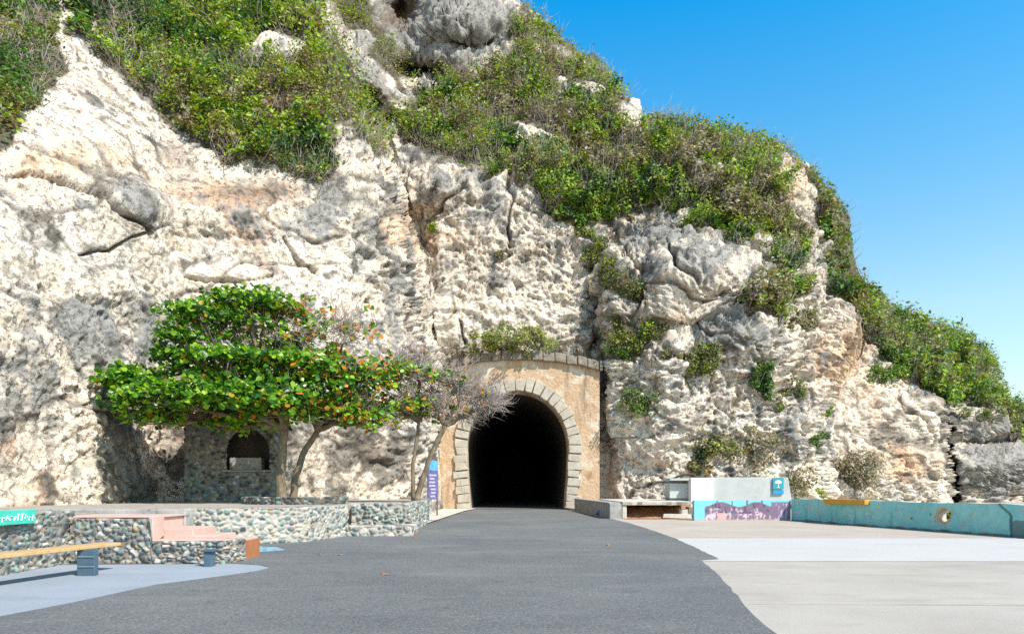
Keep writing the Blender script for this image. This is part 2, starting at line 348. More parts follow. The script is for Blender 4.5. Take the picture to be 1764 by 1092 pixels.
def depth(px, py):
    DA = I(px, [-420, 0, 150, 300, 480, 600, 720], [15, 18, 21, 25.3, 26.2, 28, 32]) + I(py, [-240, 0, 130, 250, 400, 600, 800], [17, 10, 6, 3.0, 1.1, .2, 0]) * I(px, [0, 600], [1, 1.1])
    DB = I(px, [500, 740, 757, 1033, 1200, 1420], [44, 42.3, 41.8, 41.8, 41, 44]) + I(py, [-240, 0, 120, 220, 300, 400, 520, 620], [22, 14, 9, 5.0, 2.6, 1.2, .4, 0])
    eAB = I(py, [-240, 0, 100, 190, 300, 450, 600, 700, 900], [500, 545, 575, 590, 645, 690, 705, 728, 745])
    s = sst(px, eAB - 10, eAB + 42)
    D = lerp(DA, DB, s)
    DC = I(px, [1030, 1062, 1150, 1300, 1420, 1500], [41.0, 39.9, 39.0, 39.5, 42, 44]) + I(py, [200, 400, 520], [3, .8, 0])
    eC = I(py, [430, 480, 600, 700, 900], [1035, 1015, 1046, 1050, 1048])
    D = lerp(D, DC, sst(px, eC - 8, eC + 14) * sst(py, 400, 490))
    eD = I(py, [300, 480, 520, 560, 640, 700, 900], [1462, 1455, 1448, 1443, 1425, 1410, 1400])
    s = sst(px, eD, eD + 30)
    DD = 46 + (px - 1450) * .012 + I(py, [480, 600, 700, 850], [8, 4.5, 1.6, 0])
    D = np.where(px > 1380, lerp(D, DD, s), D)
    eE = I(py, [560, 690, 740, 860], [1612, 1618, 1628, 1637])
    s = sst(px, eE, eE + 10)
    DE = 58 + I(py, [560, 700, 860], [4, 1.5, 0]) + (px - 1640) * .03
    D = lerp(D, DE, s) + 3.0 * np.exp(-((px - eE - 9 - 3 * np.sin(py * .07)) / 4.5) ** 2) * sst(py, 690, 740)
    g = lambda cx, cy, rx, ry, a: a * np.exp(-((px - cx) / rx) ** 2 - ((py - cy) / ry) ** 2)
    D -= g(622, 118, 48, 55, 3.6) + g(655, 165, 30, 26, 1.6) - g(636, 172, 22, 20, 3.2) - g(668, 208, 26, 12, 3.6)
    D -= g(800, 40, 70, 40, 3.0) - g(692, 22, 26, 30, 5.0) - g(725, 122, 36, 14, 4.6) - g(815, 78, 28, 9, 3.0) + g(760, 330, 80, 40, 1.6) + g(700, 300, 50, 30, 1.0)
    D -= g(1230, 455, 70, 40, 1.6) + g(1290, 585, 60, 40, 1.5) + g(1085, 185, 22, 26, 2.0) - g(1110, 500, 25, 35, .9)
    D -= g(400, 360, 160, 40, .8) + g(225, 355, 55, 26, .7) - g(1022, 560, 14, 55, 2.0) - g(1180, 560, 40, 22, .8)
    D -= g(1700, 800, 70, 28, 2.4) - g(1700, 765, 80, 12, 1.6) - g(1630, 820, 8, 60, 2.0) + g(1380, 755, 40, 40, 1.2)
    return D
D = depth(PX, PY)
dsk = (PY - sky_y[None, :])
D += 3.6 * np.exp(-np.maximum(dsk, 0) / 9.0) + 2.0 * np.exp(-np.maximum(dsk, 0) / 30.0)
P = np.stack([(PX - CX) * D / F, D, EYE + (HY - PY) * D / F], -1)
# behind the skyline: the hill goes on backwards and sinks
bk = np.linspace(0, 1, NB + 1)[1:] ** 1.6 * 26
last = P[-1]; dirx = (last[:, 0] / last[:, 1])
Pb = np.stack([last[None, :, 0] + dirx[None, :] * bk[:, None], last[None, :, 1] + bk[:, None], last[None, :, 2] - .12 * bk[:, None] - .006 * bk[:, None] ** 2], -1)
P = np.concatenate([P, Pb], 0); NR2 = NR + NB
PXa = np.concatenate([PX, np.repeat(u[None, :], NB, 0)], 0)
PYa = np.concatenate([PY, np.repeat(sky_y[None, :], NB, 0)], 0)
def gnormals(P):
    du = np.gradient(P, axis=1); dv = np.gradient(P, axis=0)
    n = np.cross(du, dv); n /= np.maximum(np.linalg.norm(n, axis=-1, keepdims=True), 1e-9); return n
def blur(A, k):
    for ax in (0, 1):
        c = np.cumsum(np.concatenate([np.repeat(np.take(A, [0], ax), k + 1, ax), A, np.repeat(np.take(A, [-1], ax), k, ax)], ax), ax)
        n = A.shape[ax]; A = (np.take(c, range(2 * k + 1, 2 * k + 1 + n), ax) - np.take(c, range(0, n), ax)) / (2 * k + 1)
    return A
nrm = gnormals(blur(P, 6)); nrm /= np.linalg.norm(nrm, axis=-1, keepdims=True)
Pf = P.reshape(-1, 3).astype(np.float32); pxf = PXa.ravel(); pyf = PYa.ravel()

# vegetation zones, outlined on the hillside
ZONES = {
 'left_top': [(-60, -260), (85, -260), (112, 95), (112, 140), (75, 160), (62, 215), (30, 232), (-60, 240)],
 'left_slope': [(112, -260), (500, -260), (525, -20), (562, 50), (598, 110), (632, 185), (664, 285), (640, 292), (612, 245), (588, 215), (590, 265), (582, 318), (545, 322), (500, 290), (440, 270), (380, 275), (345, 240), (296, 215), (285, 178), (235, 150), (165, 82), (118, 50)],
 'gully': [(556, -200), (655, -200), (635, 0), (662, 45), (700, 105), (700, 165), (672, 118), (640, 78), (600, 48), (562, 24)],
 'mid_slope': [(690, 200), (700, 135), (735, 165), (765, 105), (800, 120), (868, 118), (876, 50), (888, 0), (960, 70), (1040, 100), (1060, 150), (1075, 205), (1100, 215), (1112, 195), (1240, 205), (1340, 240), (1350, 262), (1335, 290), (1330, 330), (1370, 380), (1392, 440), (1390, 520), (1320, 545), (1262, 525), (1300, 505), (1312, 470), (1290, 435), (1230, 405), (1150, 402), (1100, 385), (1050, 375), (1030, 430), (1000, 405), (960, 385), (925, 335), (880, 330), (850, 300), (770, 288), (700, 255), (652, 228)],
 'right_edge': [(1345, 262), (1380, 270), (1420, 330), (1470, 395), (1475, 490), (1455, 545), (1432, 520), (1425, 470), (1408, 410), (1398, 350), (1375, 300)],
 'far_top': [(1462, 490), (1530, 515), (1600, 545), (1640, 545), (1710, 600), (1740, 690), (1700, 700), (1660, 690), (1620, 700), (1575, 690), (1520, 640), (1480, 600), (1462, 560)],
 'streak': [(995, 380), (1050, 400), (1065, 470), (1110, 515), (1145, 570), (1160, 598), (1205, 612), (1198, 685), (1170, 665), (1120, 650), (1066, 625), (1040, 560), (1035, 490), (1004, 440)],
 'far_right': [(1722, 690), (1790, 700), (1900, 740), (1900, 800), (1800, 770), (1740, 755)],
}
def inpoly(x, y, poly):
    r = np.zeros(x.shape, bool); n = len(poly)
    for i in range(n):
        x1, y1 = poly[i]; x2, y2 = poly[(i + 1) % n]
        if y1 == y2: continue
        r ^= ((y1 > y) != (y2 > y)) & (x < (x2 - x1) * (y - y1) / (y2 - y1) + x1)
    return r
wx = fbm(Pf, 2.6, 5, 71, .68) * 24; wy = fbm(Pf, 2.6, 5, 91, .68) * 24
pw, qw = pxf + wx, pyf + wy
zone = np.zeros(len(Pf), np.int32); ZK = list(ZONES)
for k, z in enumerate(ZK): zone[inpoly(pw, qw, ZONES[z]) & (zone == 0)] = k + 1
gap = fbm(Pf, 3.2, 4, 41, .6)
zone[(gap > .60) & (pyf > 10) & (zone != ZK.index('gully') + 1) & (zone != ZK.index('right_edge') + 1)] = 0
zone[(zone == ZK.index('streak') + 1) & (fbm(Pf, 1.5, 3, 47, .6) + gap * .4 > .16)] = 0
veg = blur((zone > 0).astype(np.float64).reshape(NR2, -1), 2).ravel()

# rock relief
E = lambda cx, cy, rx, ry: np.exp(-((pxf - cx) / rx) ** 2 - ((pyf - cy) / ry) ** 2)
clean = E(120, 440, 200, 60) + .9 * E(330, 455, 230, 45) + .9 * E(160, 290, 120, 40) + .8 * E(180, 160, 80, 60) + .8 * E(830, 550, 130, 45) + 1.0 * E(1110, 780, 80, 80) + 1.0 * E(1190, 520, 55, 60) + .9 * E(1500, 720, 110, 80) + .7 * E(30, 820, 90, 90) + .8 * E(600, 800, 60, 60) + .6 * E(760, 460, 60, 60) + .8 * E(1580, 800, 60, 60)
clean = np.clip(clean * 1.15 + .12 + .5 * fbm(Pf, 6, 3, 48), 0, 1)
warp = np.stack([fbm(Pf, 3, 3, 5), fbm(Pf, 3, 3, 6), fbm(Pf, 3, 3, 7)], -1).astype(np.float32)
Pw = Pf + warp * .8
big = fbm(Pf, 9, 3, 1)
mid = ridged(Pw, (3.4, 3.4, 2.2), 4, 2, .55)
f1, f2, cid = worley(Pw, (1.9, 1.9, 1.3), 3)
blk = np.clip(f2 - f1, 0, .6)
g1, g2, gid = worley(Pf + warp * .35, (.62, .62, .5), 4)
pit = sst(.42 - g1, 0, .3)
fine = ridged(Pf, .75, 4, 8, .62)
fine2 = ridged(Pf, .3, 3, 88, .75)
lines = np.zeros(len(Pf)); lx = pxf + pn(Pf, .9, 55) * 9; ly = pyf + pn(Pf, .9, 56) * 9
for pl, wd_ in (([(178, 346), (205, 370), (222, 384), (242, 402)], 7), ([(490, 412), (515, 446), (545, 466)], 4), ([(876, 300), (880, 350), (878, 430)], 6), ([(1034, 470), (1030, 530), (1026, 590)], 9), ([(130, 440), (175, 432), (230, 405)], 4), ([(0, 300), (60, 306), (130, 330), (180, 346)], 5), ([(735, 395), (765, 350), (800, 320)], 5), ([(1150, 440), (1165, 470), (1200, 480)], 5), ([(1440, 600), (1435, 680), (1440, 740)], 5), ([(1540, 690), (1590, 720), (1610, 770)], 5), ([(640, 300), (652, 380), (650, 450)], 5), ([(1060, 400), (1075, 440), (1110, 480)], 6), ([(1616, 690), (1626, 745), (1640, 870)], 11), ([(320, 480), (420, 486), (470, 470)], 3), ([(790, 560), (800, 585), (812, 600)], 4)):
    for (x1_, y1_), (x2_, y2_) in zip(pl[:-1], pl[1:]):
        t_ = np.clip(((lx - x1_) * (x2_ - x1_) + (ly - y1_) * (y2_ - y1_)) / ((x2_ - x1_) ** 2 + (y2_ - y1_) ** 2), 0, 1)
        lines = np.maximum(lines, 1 - sst(np.hypot(lx - x1_ - t_ * (x2_ - x1_), ly - y1_ - t_ * (y2_ - y1_)), 0, wd_))
k1, k2, kid = worley(Pf + warp * .15, (.33, .33, .28), 44)
pit2 = sst(fbm(Pf, .55, 4, 49, .7), .45, .8) * lerp(1, .35, clean) * sst(fbm(Pf, 2.2, 3, 45) + (kid - .5) * .8, -.15, .35)
crk_on = sst(pn(Pf, 5, 46), -.1, .3)
crack = 1 - sst(np.abs(pn(Pw, (4.6, 4.6, 2.6), 12)), 0, .055)
crack2 = 1 - sst(np.abs(pn(Pw, (2.1, 2.1, 1.1), 13)), 0, .06)
pitmask = sst(fbm(Pf, 4.5, 3, 14), -.2, .35)
smoothL = sst(pxf, 480, 760)                        # the left face is smoother than the rest
rough_amt = lerp(1, .62, clean) * lerp(.62, 1.0, smoothL) * lerp(1, .35, sst(veg, 0, .6))
ledge = ridged(Pw, (2.0, 2.0, 1.7), 4, 150, .62)
strata = np.clip(fbm(Pf, (6, 6, .55), 3, 15, .55), -1, 1) * lerp(.05, .10, E(1560, 760, 160, 110) + E(1720, 760, 90, 110) + .6 * E(880, 480, 200, 90))
d = big * .8 + (mid - .4) * lerp(.30, .62, smoothL) * rough_amt + (blk * .7 + (cid - .5) * .35) * lerp(.18, .62, smoothL) * rough_amt - pit * pitmask * lerp(.06, .10, smoothL) * rough_amt - pit2 * lerp(.10, .20, smoothL) * rough_amt + (fine - .4) * lerp(.15, .23, smoothL) * rough_amt + (fine2 - .4) * lerp(.13, .20, smoothL) * rough_amt + fbm(Pf, .2, 2, 89, .7) * .05 - lines * .55 - crack * .30 * lerp(.35, .8, smoothL) * crk_on - crack2 * .10 * pitmask * crk_on + strata + (sst(ledge, .25, .6) - .5) * lerp(.16, .34, smoothL) * lerp(1, .45, clean)
port = sst(pxf, 735, 760) * (1 - sst(pxf, 1034, 1056)) * sst(pyf, 575, 625)
d = d * (1 - port) - .25 * port
d *= np.where(pyf > base_y.max() - 200, 1, 1)
Pd = Pf + nrm.reshape(-1, 3).astype(np.float32) * d[:, None].astype(np.float32)
Pd = Pd.reshape(NR2, -1, 3)

# rock colour (stains of the stone, darker relief hollows, and painted shade)
cn = fbm(Pf, 5, 4, 21, .6); cn2 = fbm(Pf, 1.6, 4, 22, .65); cn3 = fbm(Pf, (1.1, 1.1, 5), 4, 23, .6)
C = np.ones((len(Pf), 3), np.float32) * np.array([.78, .665, .535], np.float32)
C = mixc(C, (.87, .785, .685), sst(cn2, -.15, .4) * .8)
om = .9 * E(90, 285, 130, 45) + .8 * E(380, 330, 190, 60) + 1.0 * E(690, 400, 60, 50) + .9 * E(1105, 505, 30, 40) + .9 * E(1440, 620, 70, 70) + .8 * E(1340, 330, 70, 60) + .8 * E(1560, 800, 90, 40) + .5 * E(640, 170, 50, 50) + .4 * E(900, 430, 200, 60) + .45 * E(1150, 830, 120, 60) + .35 * E(30, 830, 120, 80)
C = mixc(C, (.78, .50, .29), np.clip(sst(om + cn2 * .6 + cn * .3 + .12 * smoothL, .3, 1.1) * .8, 0, 1))
C = mixc(C, (.70, .42, .28), np.clip(sst(cn * .8 + cn2 * .5 + om * .15, .3, .75) * .6, 0, 1))
gm = .9 * E(215, 350, 75, 45) + .75 * E(560, 370, 90, 60) + .9 * E(665, 520, 42, 130) + .8 * E(60, 620, 110, 110) + 1.0 * E(290, 560, 140, 60) + .8 * E(130, 545, 60, 30) + .7 * E(820, 470, 70, 50) + .8 * E(830, 350, 80, 60) + .9 * E(1260, 570, 100, 60) + .8 * E(1210, 440, 90, 50) + .5 * E(990, 440, 90, 60) + .9 * E(1390, 740, 60, 60) + 1.35 * E(1720, 790, 85, 90) + 1.5 * E(800, 40, 110, 70) + 1.2 * E(690, 30, 60, 50) + .7 * E(620, 120, 60, 60) + .8 * E(1130, 420, 50, 40) + .5 * E(470, 140, 300, 200) + .7 * E(760, 285, 60, 30) + .22 * sst(pxf, 900, 1100) * sst(cn, -.4, .3)
C = mixc(C, (.29, .285, .27), np.clip(sst(gm - clean * .35 + cn2 * .8 + cn3 * .35, .34, .85) * .9, 0, 1))
C = mixc(C, (.36, .34, .31), np.clip(sst(cn * .5 + cn2 * .8 - clean * .4, .2, .6) * .75, 0, 1))
bm = 1.2 * E(195, 800, 95, 70) + .7 * E(380, 780, 120, 90) + 1.15 * E(640, 790, 95, 60) + .5 * E(300, 830, 160, 50)  # black algae stains, with part of the tree's shadow painted in
stre = fbm(Pf, (.55, .55, 4.5), 4, 24, .6)
C = mixc(C, (.34, .325, .30), np.clip(sst(stre + .35 * cn, .22, .6) * .75 * (1 - .85 * np.clip(clean * 1.3, 0, 1)), 0, 1))
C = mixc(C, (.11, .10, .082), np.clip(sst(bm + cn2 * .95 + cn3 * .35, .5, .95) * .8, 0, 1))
C = mixc(C, (.10, .085, .065), lines * .7)  # shade in the cracks and cleft painted dark along their lines
C = mixc(C, (.10, .085, .07), np.clip(crack * .75 + crack2 * .5 * pitmask, 0, .8))  # noise cracks darkened in the colour the same way
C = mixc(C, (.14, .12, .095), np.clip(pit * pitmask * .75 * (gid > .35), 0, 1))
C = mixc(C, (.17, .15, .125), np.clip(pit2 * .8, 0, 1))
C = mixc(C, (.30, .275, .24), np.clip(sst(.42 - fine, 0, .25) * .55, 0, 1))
C = mixc(C, (.16, .10, .065), np.clip(.9 * E(636, 172, 26, 24) + .9 * E(668, 208, 26, 12) + .9 * E(692, 22, 30, 34) + .9 * E(725, 122, 42, 16) + .7 * E(430, 320, 90, 22) + .5 * E(300, 250, 25, 35), 0, .85))  # shade of the caves and below the scrub painted in dark brown
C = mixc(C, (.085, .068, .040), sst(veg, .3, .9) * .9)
nc = len(u)
idx = np.arange(NR2 * nc).reshape(NR2, nc)
faces = np.stack([idx[:-1, :-1], idx[:-1, 1:], idx[1:, 1:], idx[1:, :-1]], -1)
cut = (PXa[:-1, :-1] > 790) & (PXa[:-1, :-1] < 992) & (PYa[:-1, :-1] > 662)
faces = faces[~cut]
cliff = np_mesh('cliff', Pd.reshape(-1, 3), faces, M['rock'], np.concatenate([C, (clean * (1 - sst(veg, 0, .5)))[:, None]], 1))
tag(cliff, 'pitted pale limestone cliff with grey and orange stains', kind='structure')
dn = gnormals(blur(Pd.astype(np.float64), 3)); dn /= np.maximum(np.linalg.norm(dn, axis=-1, keepdims=True), 1e-9)
def gidx(px, py):
    c_ = np.clip(((np.asarray(px) - U0) / DU), 0, nc - 1).astype(int)
    r_ = np.clip((np.asarray(py) - base_y[c_]) / (sky_y[c_] - base_y[c_]) * (NR - 1), 0, NR - 1).astype(int)
    return r_, c_
def surf(px, py):
    r_, c_ = gidx(px, py); return Pd[r_, c_], dn[r_, c_]

# ------------------------------------------------------------------ FOLIAGE
def leaves(Pp, Nn, L, Wd, colr, fold=.15):
    n = len(Pp); Nn = Nn / np.maximum(np.linalg.norm(Nn, axis=1, keepdims=True), 1e-6)
    a = np.cross(Nn, rng.normal(size=(n, 3))); a /= np.maximum(np.linalg.norm(a, axis=1, keepdims=True), 1e-6); c = np.cross(Nn, a)
    L = L[:, None]; Wd = Wd[:, None]
    V = np.stack([Pp - a * L * .5, Pp + c * Wd * .5 + Nn * fold * Wd, Pp + a * L * .5, Pp - c * Wd * .5 + Nn * fold * Wd], 1).reshape(-1, 3)
    return V, np.arange(n * 4).reshape(n, 4), np.repeat(colr, 4, 0)
def broad(Pp, Nn, Ax, L, Wd, colr):                 # six sided rounded leaves growing along Ax
    n = len(Pp); Nn = Nn / np.maximum(np.linalg.norm(Nn, axis=1, keepdims=True), 1e-6)
    a = Ax - Nn * (Ax * Nn).sum(1, keepdims=True); a /= np.maximum(np.linalg.norm(a, axis=1, keepdims=True), 1e-6); c = np.cross(Nn, a)
    L = L[:, None]; Wd = Wd[:, None]; up = Nn * Wd * .12
    V = np.stack([Pp, Pp + a * L * .35 + c * Wd * .42 + up, Pp + a * L * .75 + c * Wd * .48 + up, Pp + a * L * 1.0, Pp + a * L * .75 - c * Wd * .48 + up, Pp + a * L * .35 - c * Wd * .42 + up], 1).reshape(-1, 3)
    base = np.arange(n)[:, None] * 6
    Fq = np.concatenate([base + np.array([[0, 1, 2, 3]]), base + np.array([[0, 3, 4, 5]])], 0)
    return V, Fq, np.repeat(colr, 6, 0)
PAL = {
 'lime': np.array([.235, .315, .022]), 'green': np.array([.08, .175, .016]), 'dark': np.array([.022, .055, .012]),
 'olive': np.array([.145, .14, .05]), 'dry': np.array([.21, .165, .115]), 'rust': np.array([.38, .16, .05]), 'grey': np.array([.30, .27, .235]), 'teal': np.array([.045, .15, .09])}
def palette(n, weights, key=None):
    ks = list(weights); w_ = np.array([weights[k] for k in ks], float)
    c_ = np.array([PAL[k] for k in ks])
    if key is None: i_ = rng.choice(len(ks), n, p=w_ / w_.sum())
    else:
        cum = np.cumsum(w_ / w_.sum()); i_ = np.searchsorted(cum, np.clip(key + rng.normal(0, .13, n), 0, .999))
    return (c_[i_] * rng.uniform(.7, 1.35, (n, 1)) * rng.uniform(.9, 1.1, (n, 3)) * 1.15).astype(np.float32)
def twigs(n, Pp, Dr, L, wd):
    Dr = Dr / np.maximum(np.linalg.norm(Dr, axis=1, keepdims=True), 1e-6)
    k = rng.normal(size=(n, 3)); s_ = np.cross(Dr, k); s_ /= np.maximum(np.linalg.norm(s_, axis=1, keepdims=True), 1e-6); q = np.cross(Dr, s_)
    Lc = L[:, None]; w2 = wd[:, None] * .5
    m_ = Pp + Dr * Lc * .5 + s_ * Lc * rng.uniform(-.28, .28, (n, 1)); e = Pp + Dr * Lc
    V = np.stack([Pp - s_ * w2, Pp + s_ * w2, Pp + q * w2 * 1.7, m_ - s_ * w2 * .7, m_ + s_ * w2 * .7, m_ + q * w2 * 1.2, e], 1).reshape(-1, 3)
    b_ = np.arange(n)[:, None] * 7
    Fq = np.concatenate([b_ + np.array([[0, 1, 4, 3]]), b_ + np.array([[1, 2, 5, 4]]), b_ + np.array([[2, 0, 3, 5]]), ], 0)
    Ft = np.concatenate([b_ + np.array([[3, 4, 6, 6]]), b_ + np.array([[4, 5, 6, 6]]), b_ + np.array([[5, 3, 6, 6]])], 0)
    return V, Fq, Ft
def twig_mesh(name, n, Pp, Dr, L, wd, mat, parent=None):
    V, Fq, Ft = twigs(n, Pp, Dr, L, wd)
    me = bpy.data.meshes.new(name); F3 = Ft[:, :3]
    Vn = len(V); me.vertices.add(Vn); me.vertices.foreach_set('co', V.astype(np.float32).ravel())
    li = np.concatenate([Fq.ravel(), F3.ravel()]).astype(np.int32); nq, n3 = len(Fq), len(F3)
    me.loops.add(len(li)); me.loops.foreach_set('vertex_index', li); me.polygons.add(nq + n3)
    me.polygons.foreach_set('loop_start', np.concatenate([np.arange(nq) * 4, nq * 4 + np.arange(n3) * 3]).astype(np.int32))
    me.polygons.foreach_set('loop_total', np.concatenate([np.full(nq, 4), np.full(n3, 3)]).astype(np.int32))
    me.update(calc_edges=True); me.materials.append(mat)
    o = bpy.data.objects.new(name, me); link(o, parent); return o

ZSPEC = {  # leaves per grid vertex, height, leaf size, palette, label
 'left_top': (1.15, .55, .13, dict(dark=4, green=4, olive=3, lime=1.2, dry=1), 'dark scrubby bushes hanging at the top left of the cliff'),
 'left_slope': (1.75, .8, .15, dict(dark=2.4, green=3.2, teal=.4, lime=5, olive=2.2, dry=1.6), 'bright green creeping shrubs covering the upper left slope'),
 'gully': (1.2, .6, .16, dict(green=3, lime=2.6, olive=3, dry=1), 'narrow green strip of creepers beside the overhanging boulder'),
 'mid_slope': (1.9, 1.0, .19, dict(dark=2.4, green=3.2, lime=3.6, olive=3.6, dry=1.8, grey=1.2), 'dense olive scrub covering the hill above the tunnel'),
 'right_edge': (2.4, .9, .2, dict(dark=3, green=3.5, olive=3, lime=1, dry=1), 'dark green bushes on the right shoulder of the hill'),
 'far_top': (1.6, 1.1, .22, dict(dark=1.6, green=3.2, lime=2.4, olive=2.6, teal=1.0, dry=.8), 'green bushes along the lower ridge at the right'),
 'streak': (1.3, .45, .15, dict(green=2.4, olive=4, lime=2.4, dry=2), 'thin olive creepers trailing down the rock right of the tunnel'),
 'far_right': (1.4, 1.0, .24, dict(dark=2, green=3, olive=3, lime=1.5), 'small green scrub on the far right headland')}
Pdf = Pd.reshape(-1, 3).astype(np.float64); dnf = dn.reshape(-1, 3); upv = np.array([0, 0, 1.0])
inview = (pxf > -110) & (pxf < 1880) & (pyf > -60)
vegb = blur((zone > 0).astype(np.float64).reshape(NR2, -1), 7).ravel(); patch = fbm(Pf, 1.4, 3, 57, .6); patch2 = fbm(Pf, 2.2, 3, 58, .6)
for k, zname in enumerate(ZK):
    dens, hh, ls, pal, lab = ZSPEC[zname]
    ids = np.nonzero((zone == k + 1) & inview)[0]
    if not len(ids): continue
    rowi = ids // nc
    cell = np.where(rowi >= NR, 2.2, 1.0) * (.06 + sst(vegb[ids] + patch[ids] * .55, .45, .95)) * (.6 + sst(patch2[ids], -.35, .15))
    n = int(len(ids) * dens * 1.25)
    pick = ids[rng.choice(len(ids), n, p=cell / cell.sum())]
    p = Pdf[pick] + rng.normal(0, .10, (n, 3)); nn = dnf[pick]
    bil = 1 - np.abs(pn(p, 1.5, 51)) * 1.7; bil2 = 1 - np.abs(pn(p, .75, 52)) * 1.7
    H = hh * (.05 + 1.15 * np.clip(bil, 0, 1) ** 1.6 + .35 * np.clip(bil2, 0, 1)) * np.clip(.85 + gap[pick] * -.9, .2, 1.4) * np.where(pick // nc >= NR - 14, .55, 1)
    r_ = rng.uniform(0, 1, n) ** .45
    p = p + nn * (H * r_)[:, None] + upv * (H * r_ * .25)[:, None]
    ppx = CX + p[:, 0] / p[:, 1] * F; ppy = HY - (p[:, 2] - EYE) / p[:, 1] * F; ok = ppy > np.interp(ppx - 14, u, sky_y) - 4 - rng.uniform(0, 1, n) ** 2 * 34
    p, nn = p[ok], nn[ok]; n = len(p); pick = pick[ok]
    key = np.clip(.52 + .65 * pn(p, 3.6, 61) + .55 * pn(p, 1.2, 62), 0, 1)
    colr = palette(n, pal, key)
    if zname == 'left_slope': rr_ = rng.random(n) < .035; colr[rr_] = PAL['rust'] * rng.uniform(.6, 1.2, (rr_.sum(), 1))
    sc_ = ls * rng.uniform(.5, 1.3, n) * (1 + .5 * (pn(p, 2.8, 63) > .15))
    Nl = nn * .5 + upv * .55 + rng.normal(0, .55, (n, 3))
    V, Fq, Cc = leaves(p, Nl, sc_, sc_ * rng.uniform(.45, .8, n), colr)
    root = np_mesh('scrub', V, Fq, M['leaf'], Cc, smooth=False)
    tag(root, lab, kind='stuff')
    nt_ = int(len(ids) * (.12 if zname != 'mid_slope' else .22))
    pick = ids[rng.integers(0, len(ids), nt_)]
    tk = (pn(Pdf[pick], 2.4, 66) > -.05) & (pick // nc < NR); pick = pick[tk]; nt_ = len(pick)
    Dr = dnf[pick] * .5 + upv * .6 + rng.normal(0, .6, (nt_, 3))
    tw = twig_mesh('bare_twigs', nt_, Pdf[pick], Dr, hh * rng.uniform(.7, 1.9, nt_), rng.uniform(.02, .05, nt_), M['twig'], root)
    tag(tw, kind='stuff')

def shrub(px, py, rx, ry, n, pal, label, ls=.14, flat=.5, cat='shrub', name='shrub', stemn=10, group='bushes growing on the cliff', ground=None, mode='leaf'):
    if ground is None:
        bp, bn = surf(px, py + ry * .55); bp = np.array(bp, float); bn = np.array(bn, float)
    else:
        bp = np.array(ground, float); bn = np.array([0, -1.0, 0])
    s_ = bp[1] / F; rX, rZ = rx * s_, ry * s_; rY = max(rX, rZ) * flat
    root = empty(name, tuple(bp), label, cat, group)
    cpt = np.array([(px - CX) * bp[1] / F, bp[1] - rY * .35, EYE + (HY - py) * bp[1] / F])
    nb = max(5, int(rx * ry / 60)); sub = rng.normal(0, 1, (nb, 3)); sub /= np.linalg.norm(sub, axis=1, keepdims=True)
    sub = cpt + sub * rng.uniform(.3, 1.0, (nb, 1)) * np.array([rX, rY, rZ]); rad = rng.uniform(.25, .5, nb) * min(rX, rZ) + .06
    q = rng.integers(0, nb, n); dd = rng.normal(0, 1, (n, 3)); dd /= np.linalg.norm(dd, axis=1, keepdims=True)
    p = sub[q] + dd * (rad[q] * rng.uniform(.3, 1, n) ** .5)[:, None]
    if ground is None:
        rr, cc_ = gidx(CX + p[:, 0] / p[:, 1] * F, HY - (p[:, 2] - EYE) / p[:, 1] * F)
        yb = Pd[rr, cc_, 1]; f_ = np.minimum(1, (yb - .04) / p[:, 1]); f_ = np.where(f_ < .9, 1, f_); p[:, 0] *= f_; p[:, 2] = EYE + (p[:, 2] - EYE) * f_; p[:, 1] *= f_
    colr = palette(n, pal, np.clip(.5 + .5 * pn(p, .8, 64) + rng.normal(0, .1, n), 0, 1)); sz = ls * rng.uniform(.6, 1.3, n)
    Nl = dd * .6 + upv * .5 + np.array([.1, -.3, 0]) + rng.normal(0, .4, (n, 3))
    if mode == 'broad': V, Fq, Cc = broad(p, Nl, rng.normal(0, 1, (n, 3)), sz, sz * .8, colr)
    else: V, Fq, Cc = leaves(p, Nl, sz, sz * rng.uniform(.45, .8, n), colr)
    np_mesh('foliage', V - bp, Fq, M['leaf'], Cc, smooth=False, parent=None).parent = root
    mb = MB()
    for j in range(stemn):
        e = sub[j % nb] + rng.normal(0, .08, 3); m_ = (bp + e) * .5 + rng.normal(0, .12, 3) * rX
        mb.tube([bp - bp + rng.normal(0, .03, 3), m_ - bp, e - bp], [.035, .025, .01], 5, False)
    st = mb.build('stem', M['twig'], None, True); st.parent = root
    return root
